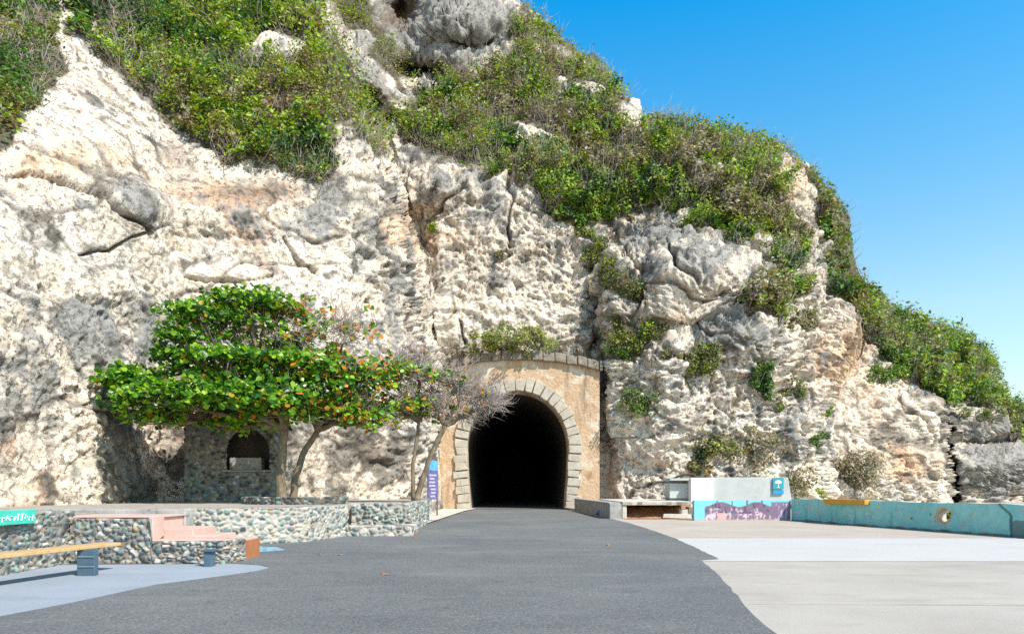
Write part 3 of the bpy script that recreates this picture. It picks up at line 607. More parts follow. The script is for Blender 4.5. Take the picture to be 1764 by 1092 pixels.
# bushes one can tell apart on the rock
sh = [
 (880, 588, 100, 26, 5200, dict(olive=4, lime=2.4, dry=3, green=1), 'wide olive bush growing on top of the tunnel cornice', .16, (-.1, 40.45, 9.05)),
 (800, 606, 44, 9, 1500, dict(dry=4, grey=4, olive=1.5), 'matted dry growth trailing over the left end of the tunnel cornice', .13, (-2.8, 40.1, 8.95)),
 (985, 606, 40, 8, 1200, dict(dry=4, grey=3, olive=1), 'matted dry growth on the right end of the tunnel cornice', .13, (3.5, 40.1, 8.75)),
 (1308, 642, 20, 50, 3200, dict(dark=3, green=4, olive=2), 'tall narrow dark green bush hanging on the right rock face', .14, None),
 (1218, 615, 32, 26, 2200, dict(lime=2, olive=4, green=2), 'round olive bush on the ledge right of the trailing creepers', .14, None),
 (1098, 692, 32, 26, 2000, dict(olive=4, green=3, dry=1.5), 'ragged olive bush low on the rock beside the tunnel', .13, None),
 (1375, 668, 26, 24, 600, dict(green=2, olive=4, dry=1), 'sparse green tuft up right of the tall narrow bush', .14, None),
 (1346, 692, 16, 20, 350, dict(green=2, olive=4, dry=1), 'small olive tuft just below the tall narrow bush', .14, None),
 (1421, 709, 10, 13, 420, dict(lime=5, green=2), 'tiny bright lime plant above the round dark bush', .13, None),
 (1412, 752, 20, 14, 600, dict(green=4, dark=2, lime=1), 'small round green bush on the pale rock, below the lime plant', .13, None),
 (1476, 812, 38, 50, 4200, dict(olive=3, dry=3, grey=2.5, green=1.2), 'large faded grey green bush behind the amber board', .15, None),
 (1226, 772, 46, 30, 900, dict(dark=3, olive=3, lime=1, dry=1), 'dark broad leaved bush behind the grey kiosk', .2, None),
 (1300, 770, 52, 36, 900, dict(olive=3, dry=2, grey=2, lime=.8, green=1), 'leggy grey bush with yellowish leaves over the teal sign', .2, None),
 (1200, 805, 26, 20, 500, dict(dark=3, olive=3, rust=.6), 'low dark bush against the rock left of the white kiosk end', .18, None),
 (1375, 825, 32, 30, 700, dict(olive=4, dry=3, lime=1), 'straggly dry bush right of the kiosk', .16, None),
 (1412, 848, 9, 12, 160, dict(lime=4, olive=2), 'little lime sprig standing behind the turquoise wall', .14, None),
 (1375, 548, 30, 32, 1700, dict(olive=4, dry=2, green=2), 'olive bush hanging below the right shoulder of the hill', .17, None),
 (1520, 640, 40, 26, 1100, dict(olive=3, green=3, lime=2), 'yellow green bush on the upper edge of the lower ridge face', .2, None),
 (752, 394, 14, 8, 260, dict(lime=6, green=1), 'tiny lime plant alone on the rock high left of the tunnel', .16, None),
 (865, 442, 22, 10, 260, dict(olive=3, dry=3), 'small dry tuft on the rock above the tunnel', .14, None),
 (1690, 715, 40, 18, 700, dict(olive=4, green=2, dry=1), 'low olive bush on the dark far headland', .2, None),
 (1440, 375, 22, 22, 350, dict(teal=3, dark=2, olive=2), 'thin dark shrub leaning out against the sky', .2, None),
 (1640, 600, 24, 38, 900, dict(dark=3, green=3, teal=2), 'upright dark green bush standing on the lower ridge skyline', .22, None),
]
for (px, py, rx, ry, n, pal, lab, ls, gr) in sh:
    shrub(px, py, rx, ry, n, pal, lab, ls, ground=gr, stemn=8 if n < 800 else 16)

# ------------------------------------------------------------------ TUNNEL PORTAL
PC, PYf = .33, 40.0
portal = empty('tunnel_portal', (PC, PYf, 0), 'ochre plastered tunnel portal with pale stone arch in the cliff', 'tunnel')
def arch(hw0, hw, zs, zt, n=22, foot=0.0):
    pts = [(-hw0, foot), (-(hw0 + hw) / 2 - .04, zs * .5), (-hw, zs)]
    for k in range(1, n):
        a_ = math.pi * (1 - k / n); pts.append((hw * math.cos(a_), zs + (zt - zs) * math.sin(a_)))
    return pts + [(hw, zs), ((hw0 + hw) / 2 + .04, zs * .5), (hw0, foot)]
inner = arch(2.75, 2.97, 3.5, 6.86)
def arc_top(x): return 8.55 - ((x + .0) ** 2) * .028 + .1
mb = MB(); x0, x1 = -4.5, 4.7
# wall: strips from the opening to the outline
op = [(PC + x, z) for x, z in inner]; n = len(op)
for y0, y1 in ((0, 1.9),):
    outer = []
    for i, (x, z) in enumerate(op):
        k = i / (n - 1)
        ang = math.atan2(z - 3.0, x - PC)
        if i == 0: outer.append((PC + x0, 0)); continue
        if i == n - 1: outer.append((PC + x1, 0)); continue
        c_, s_ = math.cos(ang), math.sin(ang); tt = []
        if c_ < -1e-6: tt.append((x0) / c_)
        if c_ > 1e-6: tt.append((x1) / c_)
        if s_ > 1e-6: tt.append((8.7 - 3.0) / s_)
        tt = min(tt); ox, oz = c_ * tt, 3.0 + s_ * tt
        if oz > 7.8: oz = arc_top(ox)
        outer.append((PC + ox, max(oz, 0)))
    for i in range(n - 1):
        a_, b_, c_, d_ = op[i], op[i + 1], outer[i + 1], outer[i]
        mb.poly([(a_[0], PYf, a_[1]), (b_[0], PYf, b_[1]), (c_[0], PYf, c_[1]), (d_[0], PYf, d_[1])][::-1])
        mb.poly([(d_[0], PYf, d_[1]), (c_[0], PYf, c_[1]), (c_[0], PYf + 2, c_[1]), (d_[0], PYf + 2, d_[1])])
        mb.poly([(a_[0], PYf, a_[1]), (b_[0], PYf, b_[1]), (b_[0], PYf + 2, b_[1]), (a_[0], PYf + 2, a_[1])])
    cs = [(PC + x0, 8.0), (PC + x1, 8.0)]
    for (xa, xb) in ((x0, -3.6), (3.6, x1)):
        pass
mb.build('wall', M['ochre'], portal)
# corners above the strips
for sx in (x0, x1):
    mb = MB(); pts = [(PC + sx, 7.0), (PC + sx, arc_top(sx)), (PC + sx * .6, arc_top(sx * .6)), (PC + sx * .55, 7.3)]
    mb.prism([(x, PYf + .01, z) for x, z in pts], [(x, PYf + 1.9, z) for x, z in pts]); mb.build('corner', M['ochre'], portal)
# arch stones
mb = MB(); r2 = random.Random(4)
path = arch(2.75, 2.97, 3.5, 6.86, 60)
cum = [0]
for i in range(1, len(path)): cum.append(cum[-1] + math.hypot(path[i][0] - path[i - 1][0], path[i][1] - path[i - 1][1]))
def on(s):
    x = np.interp(s, cum, [p[0] for p in path]); z = np.interp(s, cum, [p[1] for p in path])
    xa = np.interp(s + .05, cum, [p[0] for p in path]) - np.interp(s - .05, cum, [p[0] for p in path]); za = np.interp(s + .05, cum, [p[1] for p in path]) - np.interp(s - .05, cum, [p[1] for p in path])
    l = math.hypot(xa, za) or 1; return x, z, -za / l, xa / l
s = 0.02; Ltot = cum[-1]; kk = 0
while s < Ltot - .3:
    top_ = abs(s - Ltot / 2) < 5.2
    ln = r2.uniform(.40, .50) if not top_ else r2.uniform(.44, .54)
    e = min(s + ln, Ltot - .01); wdt = (.62 if kk % 2 else .76) + r2.uniform(-.05, .05) if not top_ else .66 + r2.uniform(-.05, .05)
    g = .02; q = []
    for ss in (s + g, (s + e) / 2, e - g):
        x, z, nx, nz = on(ss); q.append((x, z, nx, nz))
    dep = r2.uniform(.10, .2)
    ou = [(PC + x + nx * wdt, z + nz * wdt) for x, z, nx, nz in q]; inn = [(PC + x - nx * .05, z - nz * .05) for x, z, nx, nz in q]
    loop = inn + ou[::-1]
    jit = [(r2.uniform(-.035, .035), r2.uniform(-.035, .035)) for _ in loop]
    fr = [(a_[0] + j[0], PYf - dep, a_[1] + j[1]) for a_, j in zip(loop, jit)]
    mb.prism([(a_[0], PYf + .5, a_[1]) for a_ in loop], fr)
    s = e; kk += 1
mb.build('arch_stones', M['quoin'], portal, bevel=.03)
# joint bed behind the stones
mb = MB()
for i in range(len(path) - 1):
    def off(p_, i_, w_):
        x, z, nx, nz = on(cum[i_]); return (PC + x + nx * w_, z + nz * w_)
    a_, b_ = off(path[i], i, -.02), off(path[i + 1], i + 1, -.02); c_, d_ = off(path[i + 1], i + 1, .6), off(path[i], i, .6)
    mb.prism([(q_[0], PYf + .4, q_[1]) for q_ in (a_, b_, c_, d_)], [(q_[0], PYf - .035, q_[1]) for q_ in (a_, b_, c_, d_)])
mb.build('mortar', M['joint'], portal)
# cornice of rough blocks
mb = MB(); x = -4.55
while x < 4.75:
    ln = r2.uniform(.5, .72); xe = min(x + ln, 4.85); za, zb = arc_top(x) - .08, arc_top(xe) - .08; h_ = .52 + r2.uniform(-.05, .06)
    dp = r2.uniform(.26, .36)
    za += r2.uniform(-.04, .04); bt = [(PC + x + .012, PYf - dp, za), (PC + xe - .012, PYf - dp, zb), (PC + xe - .02, PYf + 1.2, zb), (PC + x + .02, PYf + 1.2, za)]
    mb.prism(bt, [(p_[0], p_[1] + (.06 if i < 2 else 0), p_[2] + h_ + r2.uniform(-.03, .03)) for i, p_ in enumerate(bt)])
    x = xe
cor = mb.build('cornice', M['cornice'], portal, bevel=.06)
# tunnel lining
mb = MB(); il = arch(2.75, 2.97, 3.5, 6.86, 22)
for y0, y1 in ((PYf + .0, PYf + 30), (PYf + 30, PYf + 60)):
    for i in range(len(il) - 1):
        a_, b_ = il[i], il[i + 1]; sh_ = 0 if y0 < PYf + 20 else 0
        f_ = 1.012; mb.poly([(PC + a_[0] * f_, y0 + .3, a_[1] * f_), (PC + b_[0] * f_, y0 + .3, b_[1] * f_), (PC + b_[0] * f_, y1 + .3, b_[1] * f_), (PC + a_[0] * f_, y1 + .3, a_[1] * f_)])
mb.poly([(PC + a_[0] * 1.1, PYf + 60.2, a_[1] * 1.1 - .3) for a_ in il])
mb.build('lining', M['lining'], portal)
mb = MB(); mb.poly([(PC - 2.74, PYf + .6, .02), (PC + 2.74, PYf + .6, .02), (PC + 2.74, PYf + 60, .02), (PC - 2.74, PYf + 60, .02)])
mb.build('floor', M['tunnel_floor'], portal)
for ch in portal.children:                          # meshes were made in world coordinates
    ch.location = (-PC, -PYf, 0)

# ------------------------------------------------------------------ RUBBLE MASONRY
def seg_pts(path):
    c_ = [0]
    for i in range(1, len(path)): c_.append(c_[-1] + math.hypot(path[i][0] - path[i - 1][0], path[i][1] - path[i - 1][1]))
    return c_
STONE = dict(teal=(np.array([.13, .19, .19]), 3), pale=(np.array([.50, .48, .43]), 3.2), grey=(np.array([.25, .27, .27]), 3), dark=(np.array([.055, .07, .075]), 2.2), ochre=(np.array([.48, .34, .17]), .7), green=(np.array([.22, .32, .27]), 1.6), tan=(np.array([.42, .33, .26]), 1.2))
def rubble(name, path, z0, ztop, parent, size=.15, thick=.35, res=.022, dark=1.0, hole=None, mortar=(.40, .36, .30), pal=None, rlx=.055, mat=None, back=True):
    """front face of a stone wall following path (left to right seen from the outside), with a top and a back"""
    c_ = seg_pts(path); Ls = c_[-1]; ns = max(4, int(Ls / res)); hz = (ztop if not callable(ztop) else max(ztop(0), ztop(Ls))) - z0
    nz = max(4, int(hz / res)); S, Zn = np.meshgrid(np.linspace(0, Ls, ns), np.linspace(0, 1, nz))
    zt = ztop(S) if callable(ztop) else np.full_like(S, ztop); Z = z0 + (zt - z0) * Zn
    xs = np.interp(S, c_, [p[0] for p in path]); ys = np.interp(S, c_, [p[1] for p in path])
    xa = np.interp(S + .08, c_, [p[0] for p in path]) - np.interp(S - .08, c_, [p[0] for p in path]); ya = np.interp(S + .08, c_, [p[1] for p in path]) - np.interp(S - .08, c_, [p[1] for p in path])
    l = np.hypot(xa, ya); nx, ny = ya / l, -xa / l
    Q = np.stack([S.ravel() + abs(path[0][0]) * 3.1, np.zeros(S.size) + z0 * 3, Z.ravel()], -1)
    Qw = Q + np.stack([pn(Q, .3, 3), 0 * Q[:, 0], pn(Q, .3, 4)], -1) * .05
    a1, a2, ci = worley(Qw, (size * 1.15, 50, size * .85), 9, .9)
    edge = sst(a2 - a1, .04, .28)
    ks = list(STONE); wts = np.array([(pal or {}).get(k, STONE[k][1]) for k in ks], float); cum_ = np.cumsum(wts / wts.sum())
    ii = np.searchsorted(cum_, np.clip((ci * 7.77) % 1.0, 0, .999)); cc_ = np.array([STONE[k][0] for k in ks])[ii]
    cc_ = cc_ * (.75 + .5 * ((ci * 31.7) % 1.0))[:, None] * dark
    Cc = mixc(np.asarray(mortar, np.float32) * dark * np.ones((len(Q), 3), np.float32), cc_, edge)
    dsp = (edge * (.5 + .5 * ((ci * 13.3) % 1.0)) * rlx + .012 * pn(Q, .07, 5)).reshape(S.shape)
    X = xs + nx * dsp; Y = ys + ny * dsp; Zt = Z + np.where(Zn > .999, .03 * pn(Q, .25, 8).reshape(S.shape), 0)
    V = np.stack([X, Y, Zt], -1).reshape(-1, 3)
    id_ = np.arange(V.shape[0]).reshape(nz, ns)
    fc = np.stack([id_[:-1, :-1], id_[:-1, 1:], id_[1:, 1:], id_[1:, :-1]], -1)
    if hole is not None:
        fc = fc[~hole(S[:-1, :-1], Z[:-1, :-1])]
    fc = fc.reshape(-1, 4)
    # top cap and back
    tb = np.stack([xs[-1] - nx[-1] * thick, ys[-1] - ny[-1] * thick, V.reshape(nz, ns, 3)[-1, :, 2]], -1)
    bb = tb.copy(); bb[:, 2] = z0
    fbk = V.reshape(nz, ns, 3)[-1].copy()
    n0 = len(V); V = np.concatenate([V, tb, bb]); Cc = np.concatenate([Cc, np.ones((2 * ns, 3)) * np.asarray(mortar) * dark * .9])
    t_ = np.arange(ns - 1 if back else 0)
    if back: fc = np.concatenate([fc, np.stack([id_[-1, :-1], id_[-1, 1:], n0 + t_ + 1, n0 + t_], -1), np.stack([n0 + t_, n0 + t_ + 1, n0 + ns + t_ + 1, n0 + ns + t_], -1)])
    for e in (0, ns - 1):                            # end caps
        pass
    o = np_mesh(name, V, fc, mat or M['cobble'], Cc, smooth=True)
    mbe = None
    if parent is not None:
        o.parent = parent; o.location = -parent.location
    return o
def rwall(path, ztop, label, size=.15, thick=.35, z0=-.05, close=True, **kw):
    root = empty('stone_wall', (path[0][0], path[0][1], 0), label, 'stone wall', 'rubble stone walls of the terrace')
    rubble('masonry', path, z0, ztop, root, size, thick, **kw)
    return root
DK = dict(teal=2, pale=1.2, grey=2.5, dark=4, ochre=.4, green=1, tan=1.2)
GR = dict(teal=2.5, pale=4.5, grey=3, dark=1.2, ochre=.7, green=2.4, tan=1.0)
w2 = rwall([(-7.3, 4.5), (-7.3, 11.6)], .87, 'long pebble wall at the left edge carrying the green sign', .09, mortar=(.24, .21, .17), pal=dict(teal=3.5, pale=2.2, grey=3, dark=2.2, green=2))
lowc = rwall([(-7.28, 11.48), (-4.72, 11.42), (-4.60, 12.0)], lambda s: np.where(s < 1.36, .75, .375 + .0 * s), 'low pebble cheek wall in front of the pink steps', .09, mortar=(.26, .22, .18))
w1 = rwall([(-9.6, 13.9), (-6.35, 14.9), (-4.76, 16.1), (-4.28, 18.1)], .80, 'curved rubble wall holding up the tree terrace', .125, pal=GR, mortar=(.46, .41, .34))
stp = rwall([(-4.42, 18.0), (-2.60, 18.0), (-2.60, 18.9)], .27, 'ankle high stone ledge at the foot of the right terrace wall', .17, pal=GR, mortar=(.5, .43, .35), thick=.6)
w4 = rwall([(-4.35, 18.9), (-2.78, 18.9), (-2.95, 24.0), (-3.3, 27.5)], .83, 'teal grey rubble wall turning the corner beside the info sign', .13, pal=dict(teal=4, pale=2.5, grey=3, dark=1.5, green=3), thick=.3)
ring = rwall([(-8.1, 20.9), (-7.4, 20.2), (-6.2, 20.0), (-5.3, 20.4), (-5.0, 21.2)], .98, 'low dark stone ring around the trunks of the big tree', .14, z0=.7, pal=DK, dark=.8, mortar=(.16, .14, .11), thick=.3)

# terrace fill
mb = MB()
mb.prism([(p[0], p[1], -.1) for p in ((-12, 14.2), (-9.6, 14.25), (-6.5, 15.25), (-5.0, 16.35), (-4.6, 18.3), (-4.6, 19.2), (-3.1, 19.2), (-3.25, 24), (-3.6, 28), (-3.9, 33), (-12, 33), (-16, 22))], [(p[0], p[1], .765) for p in ((-12, 14.2), (-9.6, 14.25), (-6.5, 15.25), (-5.0, 16.35), (-4.6, 18.3), (-4.6, 19.2), (-3.1, 19.2), (-3.25, 24), (-3.6, 28), (-3.9, 33), (-12, 33), (-16, 22))])
tag(mb.build('terrace_ground', M['soil']), 'raised terrace of pale trodden soil', kind='structure')
mb = MB(); mb.box(-13, -7.62, 4.4, 14.0, -.1, .80)
tag(mb.build('terrace_ground', M['soil']), 'raised soil bed behind the left pebble wall', kind='structure')

# stairs
stair = empty('stairway', (-6, 12.3, 0), 'salmon painted steps climbing left behind the low pebble wall', 'steps')
xs_ = [-4.66, -5.05, -5.42, -6.02, -6.6]; zs_ = [.36, .44, .56, .74]
for i, z in enumerate(zs_):
    mb = MB(); mb.box(xs_[i + 1] - (.0 if i < 3 else 1.0), xs_[i], 11.83, 12.75, -.05, z)
    o = mb.build('step', M['pink'], None, bevel=.012); o.parent = stair; o.location = (6, -12.3, 0)
mb = MB(); mb.box(-4.655, -4.62, 12.02, 12.75, -.02, .33); o = mb.build('riser', M['orange_end']); o.parent = stair; o.location = (6, -12.3, 0)
mb = MB(); mb.box(-7.6, -5.98, 11.80, 12.75, .742, .775); mb.box(-7.25, -5.98, 11.50, 11.80, .753, .785); mb.box(-5.978, -5.90, 11.45, 11.825, .36, .785); o = mb.build('landing', M['pink'], None, bevel=.01); o.parent = stair; o.location = (6, -12.3, 0)
mb = MB(); mb.box(-6.0, -4.70, 11.44, 11.82, .372, .395); o = mb.build('coping', M['pink'], None, bevel=.008); o.parent = stair; o.location = (6, -12.3, 0)
mb = MB(); mb.box(-9.2, -5.98, 12.76, 13.1, .0, .86)
tag(mb.build('kerb_stone', M['grey_conc'], bevel=.02), 'dark weathered concrete kerb behind the top of the pink steps', 'kerb')

# stone niche under the tree
niche = empty('stone_niche', (-9.9, 24, .76), 'dark rubble stone oven with an arched opening behind the tree', 'stone niche')
nx0, nx1 = W(318, 0, 24)[0], W(473, 0, 24)[0]
ax0, ax1 = W(390, 0, 24)[0] - nx0, W(464, 0, 24)[0] - nx0
def nhole(S, Z):
    xm, hw = (ax0 + ax1) / 2, (ax1 - ax0) / 2
    return (np.abs(S - xm) < hw) & (Z > 1.85) & (Z < 2.45 + .8 * np.sqrt(np.clip(1 - ((S - xm) / hw) ** 2, 0, 1)))
rubble('masonry', [(nx0, 24.9), (nx0, 24.0), (nx1, 24.0), (nx1, 24.9)], .72, lambda s: 4.1 - .25 * np.abs(s - 2.6) ** 1.0, niche, .15, .02, res=.03, dark=.95, hole=lambda S, Z: nhole(S - .9, Z), pal=DK, mortar=(.26, .22, .17), back=False, rlx=.07)
mb = MB(); X0, X1 = nx0 + ax0, nx0 + ax1
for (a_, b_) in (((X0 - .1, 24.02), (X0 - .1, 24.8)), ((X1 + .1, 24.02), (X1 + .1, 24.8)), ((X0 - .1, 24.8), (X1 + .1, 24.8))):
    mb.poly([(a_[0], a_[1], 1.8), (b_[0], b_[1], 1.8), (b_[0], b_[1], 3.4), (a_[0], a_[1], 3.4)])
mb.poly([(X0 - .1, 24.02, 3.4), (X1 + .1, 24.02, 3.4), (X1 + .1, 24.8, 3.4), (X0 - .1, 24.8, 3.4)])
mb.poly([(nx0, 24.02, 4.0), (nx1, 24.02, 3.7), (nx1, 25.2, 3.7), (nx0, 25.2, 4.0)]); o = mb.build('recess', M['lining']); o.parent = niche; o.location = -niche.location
mb = MB(); mb.box(X0 - .12, X1 + .12, 23.9, 24.75, 1.80, 1.86); mb.box(X0 + .02, X1 - .35, 24.2, 24.6, 1.872, 2.3)
o = mb.build('shelf', M['grey_conc'], bevel=.02); o.parent = niche; o.location = -niche.location

# ------------------------------------------------------------------ BENCH
bench = empty('bench', G(148, 992), 'long bench with orange plank seat on slate blue blocks at the left', 'bench')
bo = Vector(bench.location)
A_, B_ = Vector((W(192, 938, 10.6)[0], 10.6, 0)), Vector((-6.75, 7.2, 0))
dr = (B_ - A_).normalized(); nr = Vector((-dr.y, dr.x, 0))
mb = MB(); mid_ = (A_ + B_) / 2; mb.obox(mid_, dr, nr, (B_ - A_).length / 2, .17, .375, .425)
o = mb.build('seat', M['plank'], bevel=.008); o.parent = bench; o.location = -bo
for k, (px, py) in enumerate(((148, 992), (-90, 1050))):
    g0 = Vector(G(px, py)); mb = MB(); mb.box(g0.x - .13, g0.x + .12, g0.y, g0.y + .10, 0, .375)
    o = mb.build('support', M['slate'], bevel=.008); o.parent = bench; o.location = -bo
    for zz in (.13, .27):
        mb = MB(); mb.box(g0.x - .125, g0.x + .115, g0.y - .012, g0.y, zz, zz + .012); q = mb.build('shelf_edge', M['slate_light']); q.parent = o
g0 = Vector(G(358, 976)); mb = MB(); mb.box(g0.x - .06, g0.x + .06, g0.y - .02, g0.y + .15, 0, .24); mb.box(g0.x - .10, g0.x + .10, g0.y - .05, g0.y + .18, .24, .27)
tag(mb.build('stool', M['slate'], bevel=.008), 'small slate blue block stool against the low pebble wall', 'stool')

# ------------------------------------------------------------------ SIGNS
def text(body, size, loc, rot, mat, parent, name='lettering', ext=.004, align='CENTER'):
    c_ = bpy.data.curves.new(name, 'FONT'); c_.body = body; c_.size = size; c_.extrude = ext; c_.align_x = align; c_.align_y = 'CENTER'
    o_ = bpy.data.objects.new(name, c_); col.objects.link(o_); o_.data.materials.append(mat); o_.parent = parent; o_.location = loc; o_.rotation_euler = rot; return o_
gs = empty('sign', (-7.22, 9.9, .74), 'sea green sign with worn white lettering on the left pebble wall', 'sign')
mb = MB(); mb.box(-.02, .03, -.7, .62, -.02, .19); mb.build('board', M['green_sign'], None, bevel=.005).parent = gs
mb = MB(); rr = random.Random(5)
for k in range(13):
    y = -.4 + k * .078; z = .03 + rr.uniform(-.005, .03); h_ = rr.uniform(.05, .10)
    mb.tube([(.034, y, z), (.036, y + rr.uniform(.0, .04), z + h_), (.036, y + .05, z + rr.uniform(0, h_))], [.009] * 3, 5)
mb.build('lettering', M['white_paint']).parent = gs

info = empty('info_sign', (W(745, 0, 30)[0], 30, 0), 'blue and purple information sign on two posts beside the tunnel', 'sign')
dirv = Vector((.33, .944, 0)).normalized(); nv = Vector((.944, -.33, 0))
mb = MB(); mb.obox((0, 0, 0), dirv, nv, .5, .02, .75, 2.43); mb.build('panel', M['purple'], info, bevel=.01).location = (0, 0, 0)
mb = MB(); mb.obox(nv * .012, dirv, nv, .49, .02, 2.0, 2.42); mb.build('header', M['blue_print'], info).location = (0, 0, 0)
mb = MB()
for k in range(7): mb.obox(nv * .014 + dirv * random.uniform(-.1, .1), dirv, nv, random.uniform(.2, .38), .02, .85 + k * .15, .93 + k * .15)
mb.build('print', mottled('pale_print', (.35, .35, .5), (.5, .5, .6), 9, .6, bstr=0), info).location = (0, 0, 0)
for sgn in (-.46, .46):
    mb = MB(); p_ = dirv * sgn; mb.tube([(p_.x, p_.y, 0), (p_.x, p_.y, 2.46)], [.035, .035], 8); mb.build('post', M['metal'], info).location = (0, 0, 0)

# ------------------------------------------------------------------ RIGHT SIDE
# parapet beside the portal
lw = empty('parapet', (4.2, 28.3, 0), 'low grey concrete parapet running from the tunnel to the broken slab', 'low wall')
a_ = Vector((4.15, 28.2, 0)); b_ = Vector((3.75, 39.2, 0)); dv = (b_ - a_).normalized(); nv2 = Vector((-dv.y, dv.x, 0))
mb = MB(); mb.obox((a_ + b_) / 2 - nv2 * -.0, dv, nv2, (b_ - a_).length / 2, .24, -.02, .66); o = mb.build('wall', M['grey_conc'], bevel=.02); o.parent = lw; o.location = -lw.location
mb = MB(); mb.box(3.93, 4.42, 28.02, 28.19, -.02, .62); o = mb.build('end_block', M['grey_conc'], bevel=.02); o.parent = lw; o.location = -lw.location
bag = empty('plastic_bag', G(1038, 889), 'crumpled blue plastic bag lying against the grey parapet', 'bag')
V = []; mb = MB(); n_ = 14
rings = [[(math.cos(2 * math.pi * k / n_) * .30 * math.sin(math.pi * (j + .5) / 7) * (1 + rr.uniform(-.18, .18)), math.sin(2 * math.pi * k / n_) * .2 * math.sin(math.pi * (j + .5) / 7) * (1 + rr.uniform(-.18, .18)), .15 - .15 * math.cos(math.pi * (j + .5) / 7) + rr.uniform(-.01, .02)) for k in range(n_)] for j in range(7)]
for r_ in rings: mb.v += r_
for j in range(6):
    for k in range(n_): mb.f.append((j * n_ + k, j * n_ + (k + 1) % n_, (j + 1) * n_ + (k + 1) % n_, (j + 1) * n_ + k))
mb.f.append(tuple(range(6 * n_, 7 * n_))); mb.f.append(tuple(range(n_))[::-1]); mb.build('body', M['bag']).parent = bag
mb = MB(); mb.tube([(0, 0, .29), (.03, .0, .36), (.08, -.02, .38)], [.05, .02, .035], 7); mb.build('knot', M['bag']).parent = bag

# broken slab with washed out soil under it
def rocky(name, pts_top, zt, zb, mat, seed=0, parent=None):
    mb = MB(); mb.prism([(x, y, zb) for x, y in pts_top], [(x, y, zt) for x, y in pts_top]); return mb.build(name, mat, parent, bevel=.015)
slab = empty('undermined_slab', (5.9, 28.4, .5), 'thin cantilevered concrete slab with red soil washed out beneath', 'concrete slab')
rs = random.Random(9); fe = [(4.43 + k * .2, 27.95 + rs.uniform(-.05, .07) + (.12 if 6 < k < 12 else 0)) for k in range(15)]
pts = fe + [(7.35, 34.5), (4.3, 34.5)]
mb = MB(); mb.prism([(x, y + .05, .55) for x, y in pts], [(x, y, .70) for x, y in pts]); o = mb.build('deck', M['pale_conc'], bevel=.02); o.parent = slab; o.location = -slab.location
mb = MB(); mb.box(4.44, 4.62, 28.05, 28.6, 0, .545); o = mb.build('pier', M['pale_conc'], bevel=.03); o.parent = slab; o.location = -slab.location
# soil bank
nx_, ny_ = 60, 24; X, T = np.meshgrid(np.linspace(4.5, 7.6, nx_), np.linspace(0, 1, ny_)); Yb = 27.75 + T * 2.2
Q = np.stack([X.ravel(), Yb.ravel(), 0 * X.ravel()], -1)
Zb = .01 + (sst(T, .1, .95) * .5).ravel() + fbm(Q, .5, 3, 5) * .05 * sst(T, 0, .3).ravel()
idb = np.arange(nx_ * ny_).reshape(ny_, nx_)
o = np_mesh('soil_bank', np.stack([Q[:, 0], Q[:, 1], Zb], -1), np.stack([idb[:-1, :-1], idb[:-1, 1:], idb[1:, 1:], idb[1:, :-1]], -1).reshape(-1, 4), M['dirt'])
tag(o, 'red soil bank washed out under the broken slab', kind='structure')
def chunk(c_, sx, sy, sz, rz, mat, label, tilt=0, seed=1):
    r_ = random.Random(seed); mb = MB(); n_ = 8
    bt = [(sx * math.copysign(abs(math.cos(a_)) ** .5, math.cos(a_)) + r_.uniform(-.04, .04), sy * math.copysign(abs(math.sin(a_)) ** .5, math.sin(a_)) + r_.uniform(-.04, .04), 0) for a_ in [2 * math.pi * (k + .5) / n_ for k in range(n_)]]
    mb.prism(bt, [(x * .93, y * .93, sz + r_.uniform(-.02, .02)) for x, y, z in bt]); o_ = mb.build('concrete_chunk', mat, bevel=.015)
    o_.location = c_; o_.rotation_euler = (0, tilt, rz); tag(o_, label, 'rubble', 'concrete rubble by the broken slab'); return o_
chunk((*G(1166, 893)[:2], .02), .62, .2, .17, .05, M['pale_conc'], 'long pale slab fragment lying in front of the soil bank', .03, 1)
chunk((*G(1200, 893)[:2], .02), .2, .16, .16, .6, M['grey_conc'], 'dark squarish rubble block at the end of the long fragment', .1, 2)
chunk((*G(1213, 895)[:2], .01), .34, .15, .08, -.2, M['pale_conc'], 'flat broken piece of concrete at the foot of the cyan wall end', 0, 3)
chunk((6.95, 28.3, .05), .2, .16, .34, .2, M['pale_conc'], 'upright pale rubble block under the right end of the slab', .05, 4)
chunk((7.25, 28.4, .08), .16, .14, .38, .5, M['cornice'], 'brown rubble stone tucked under the slab corner', .1, 6)

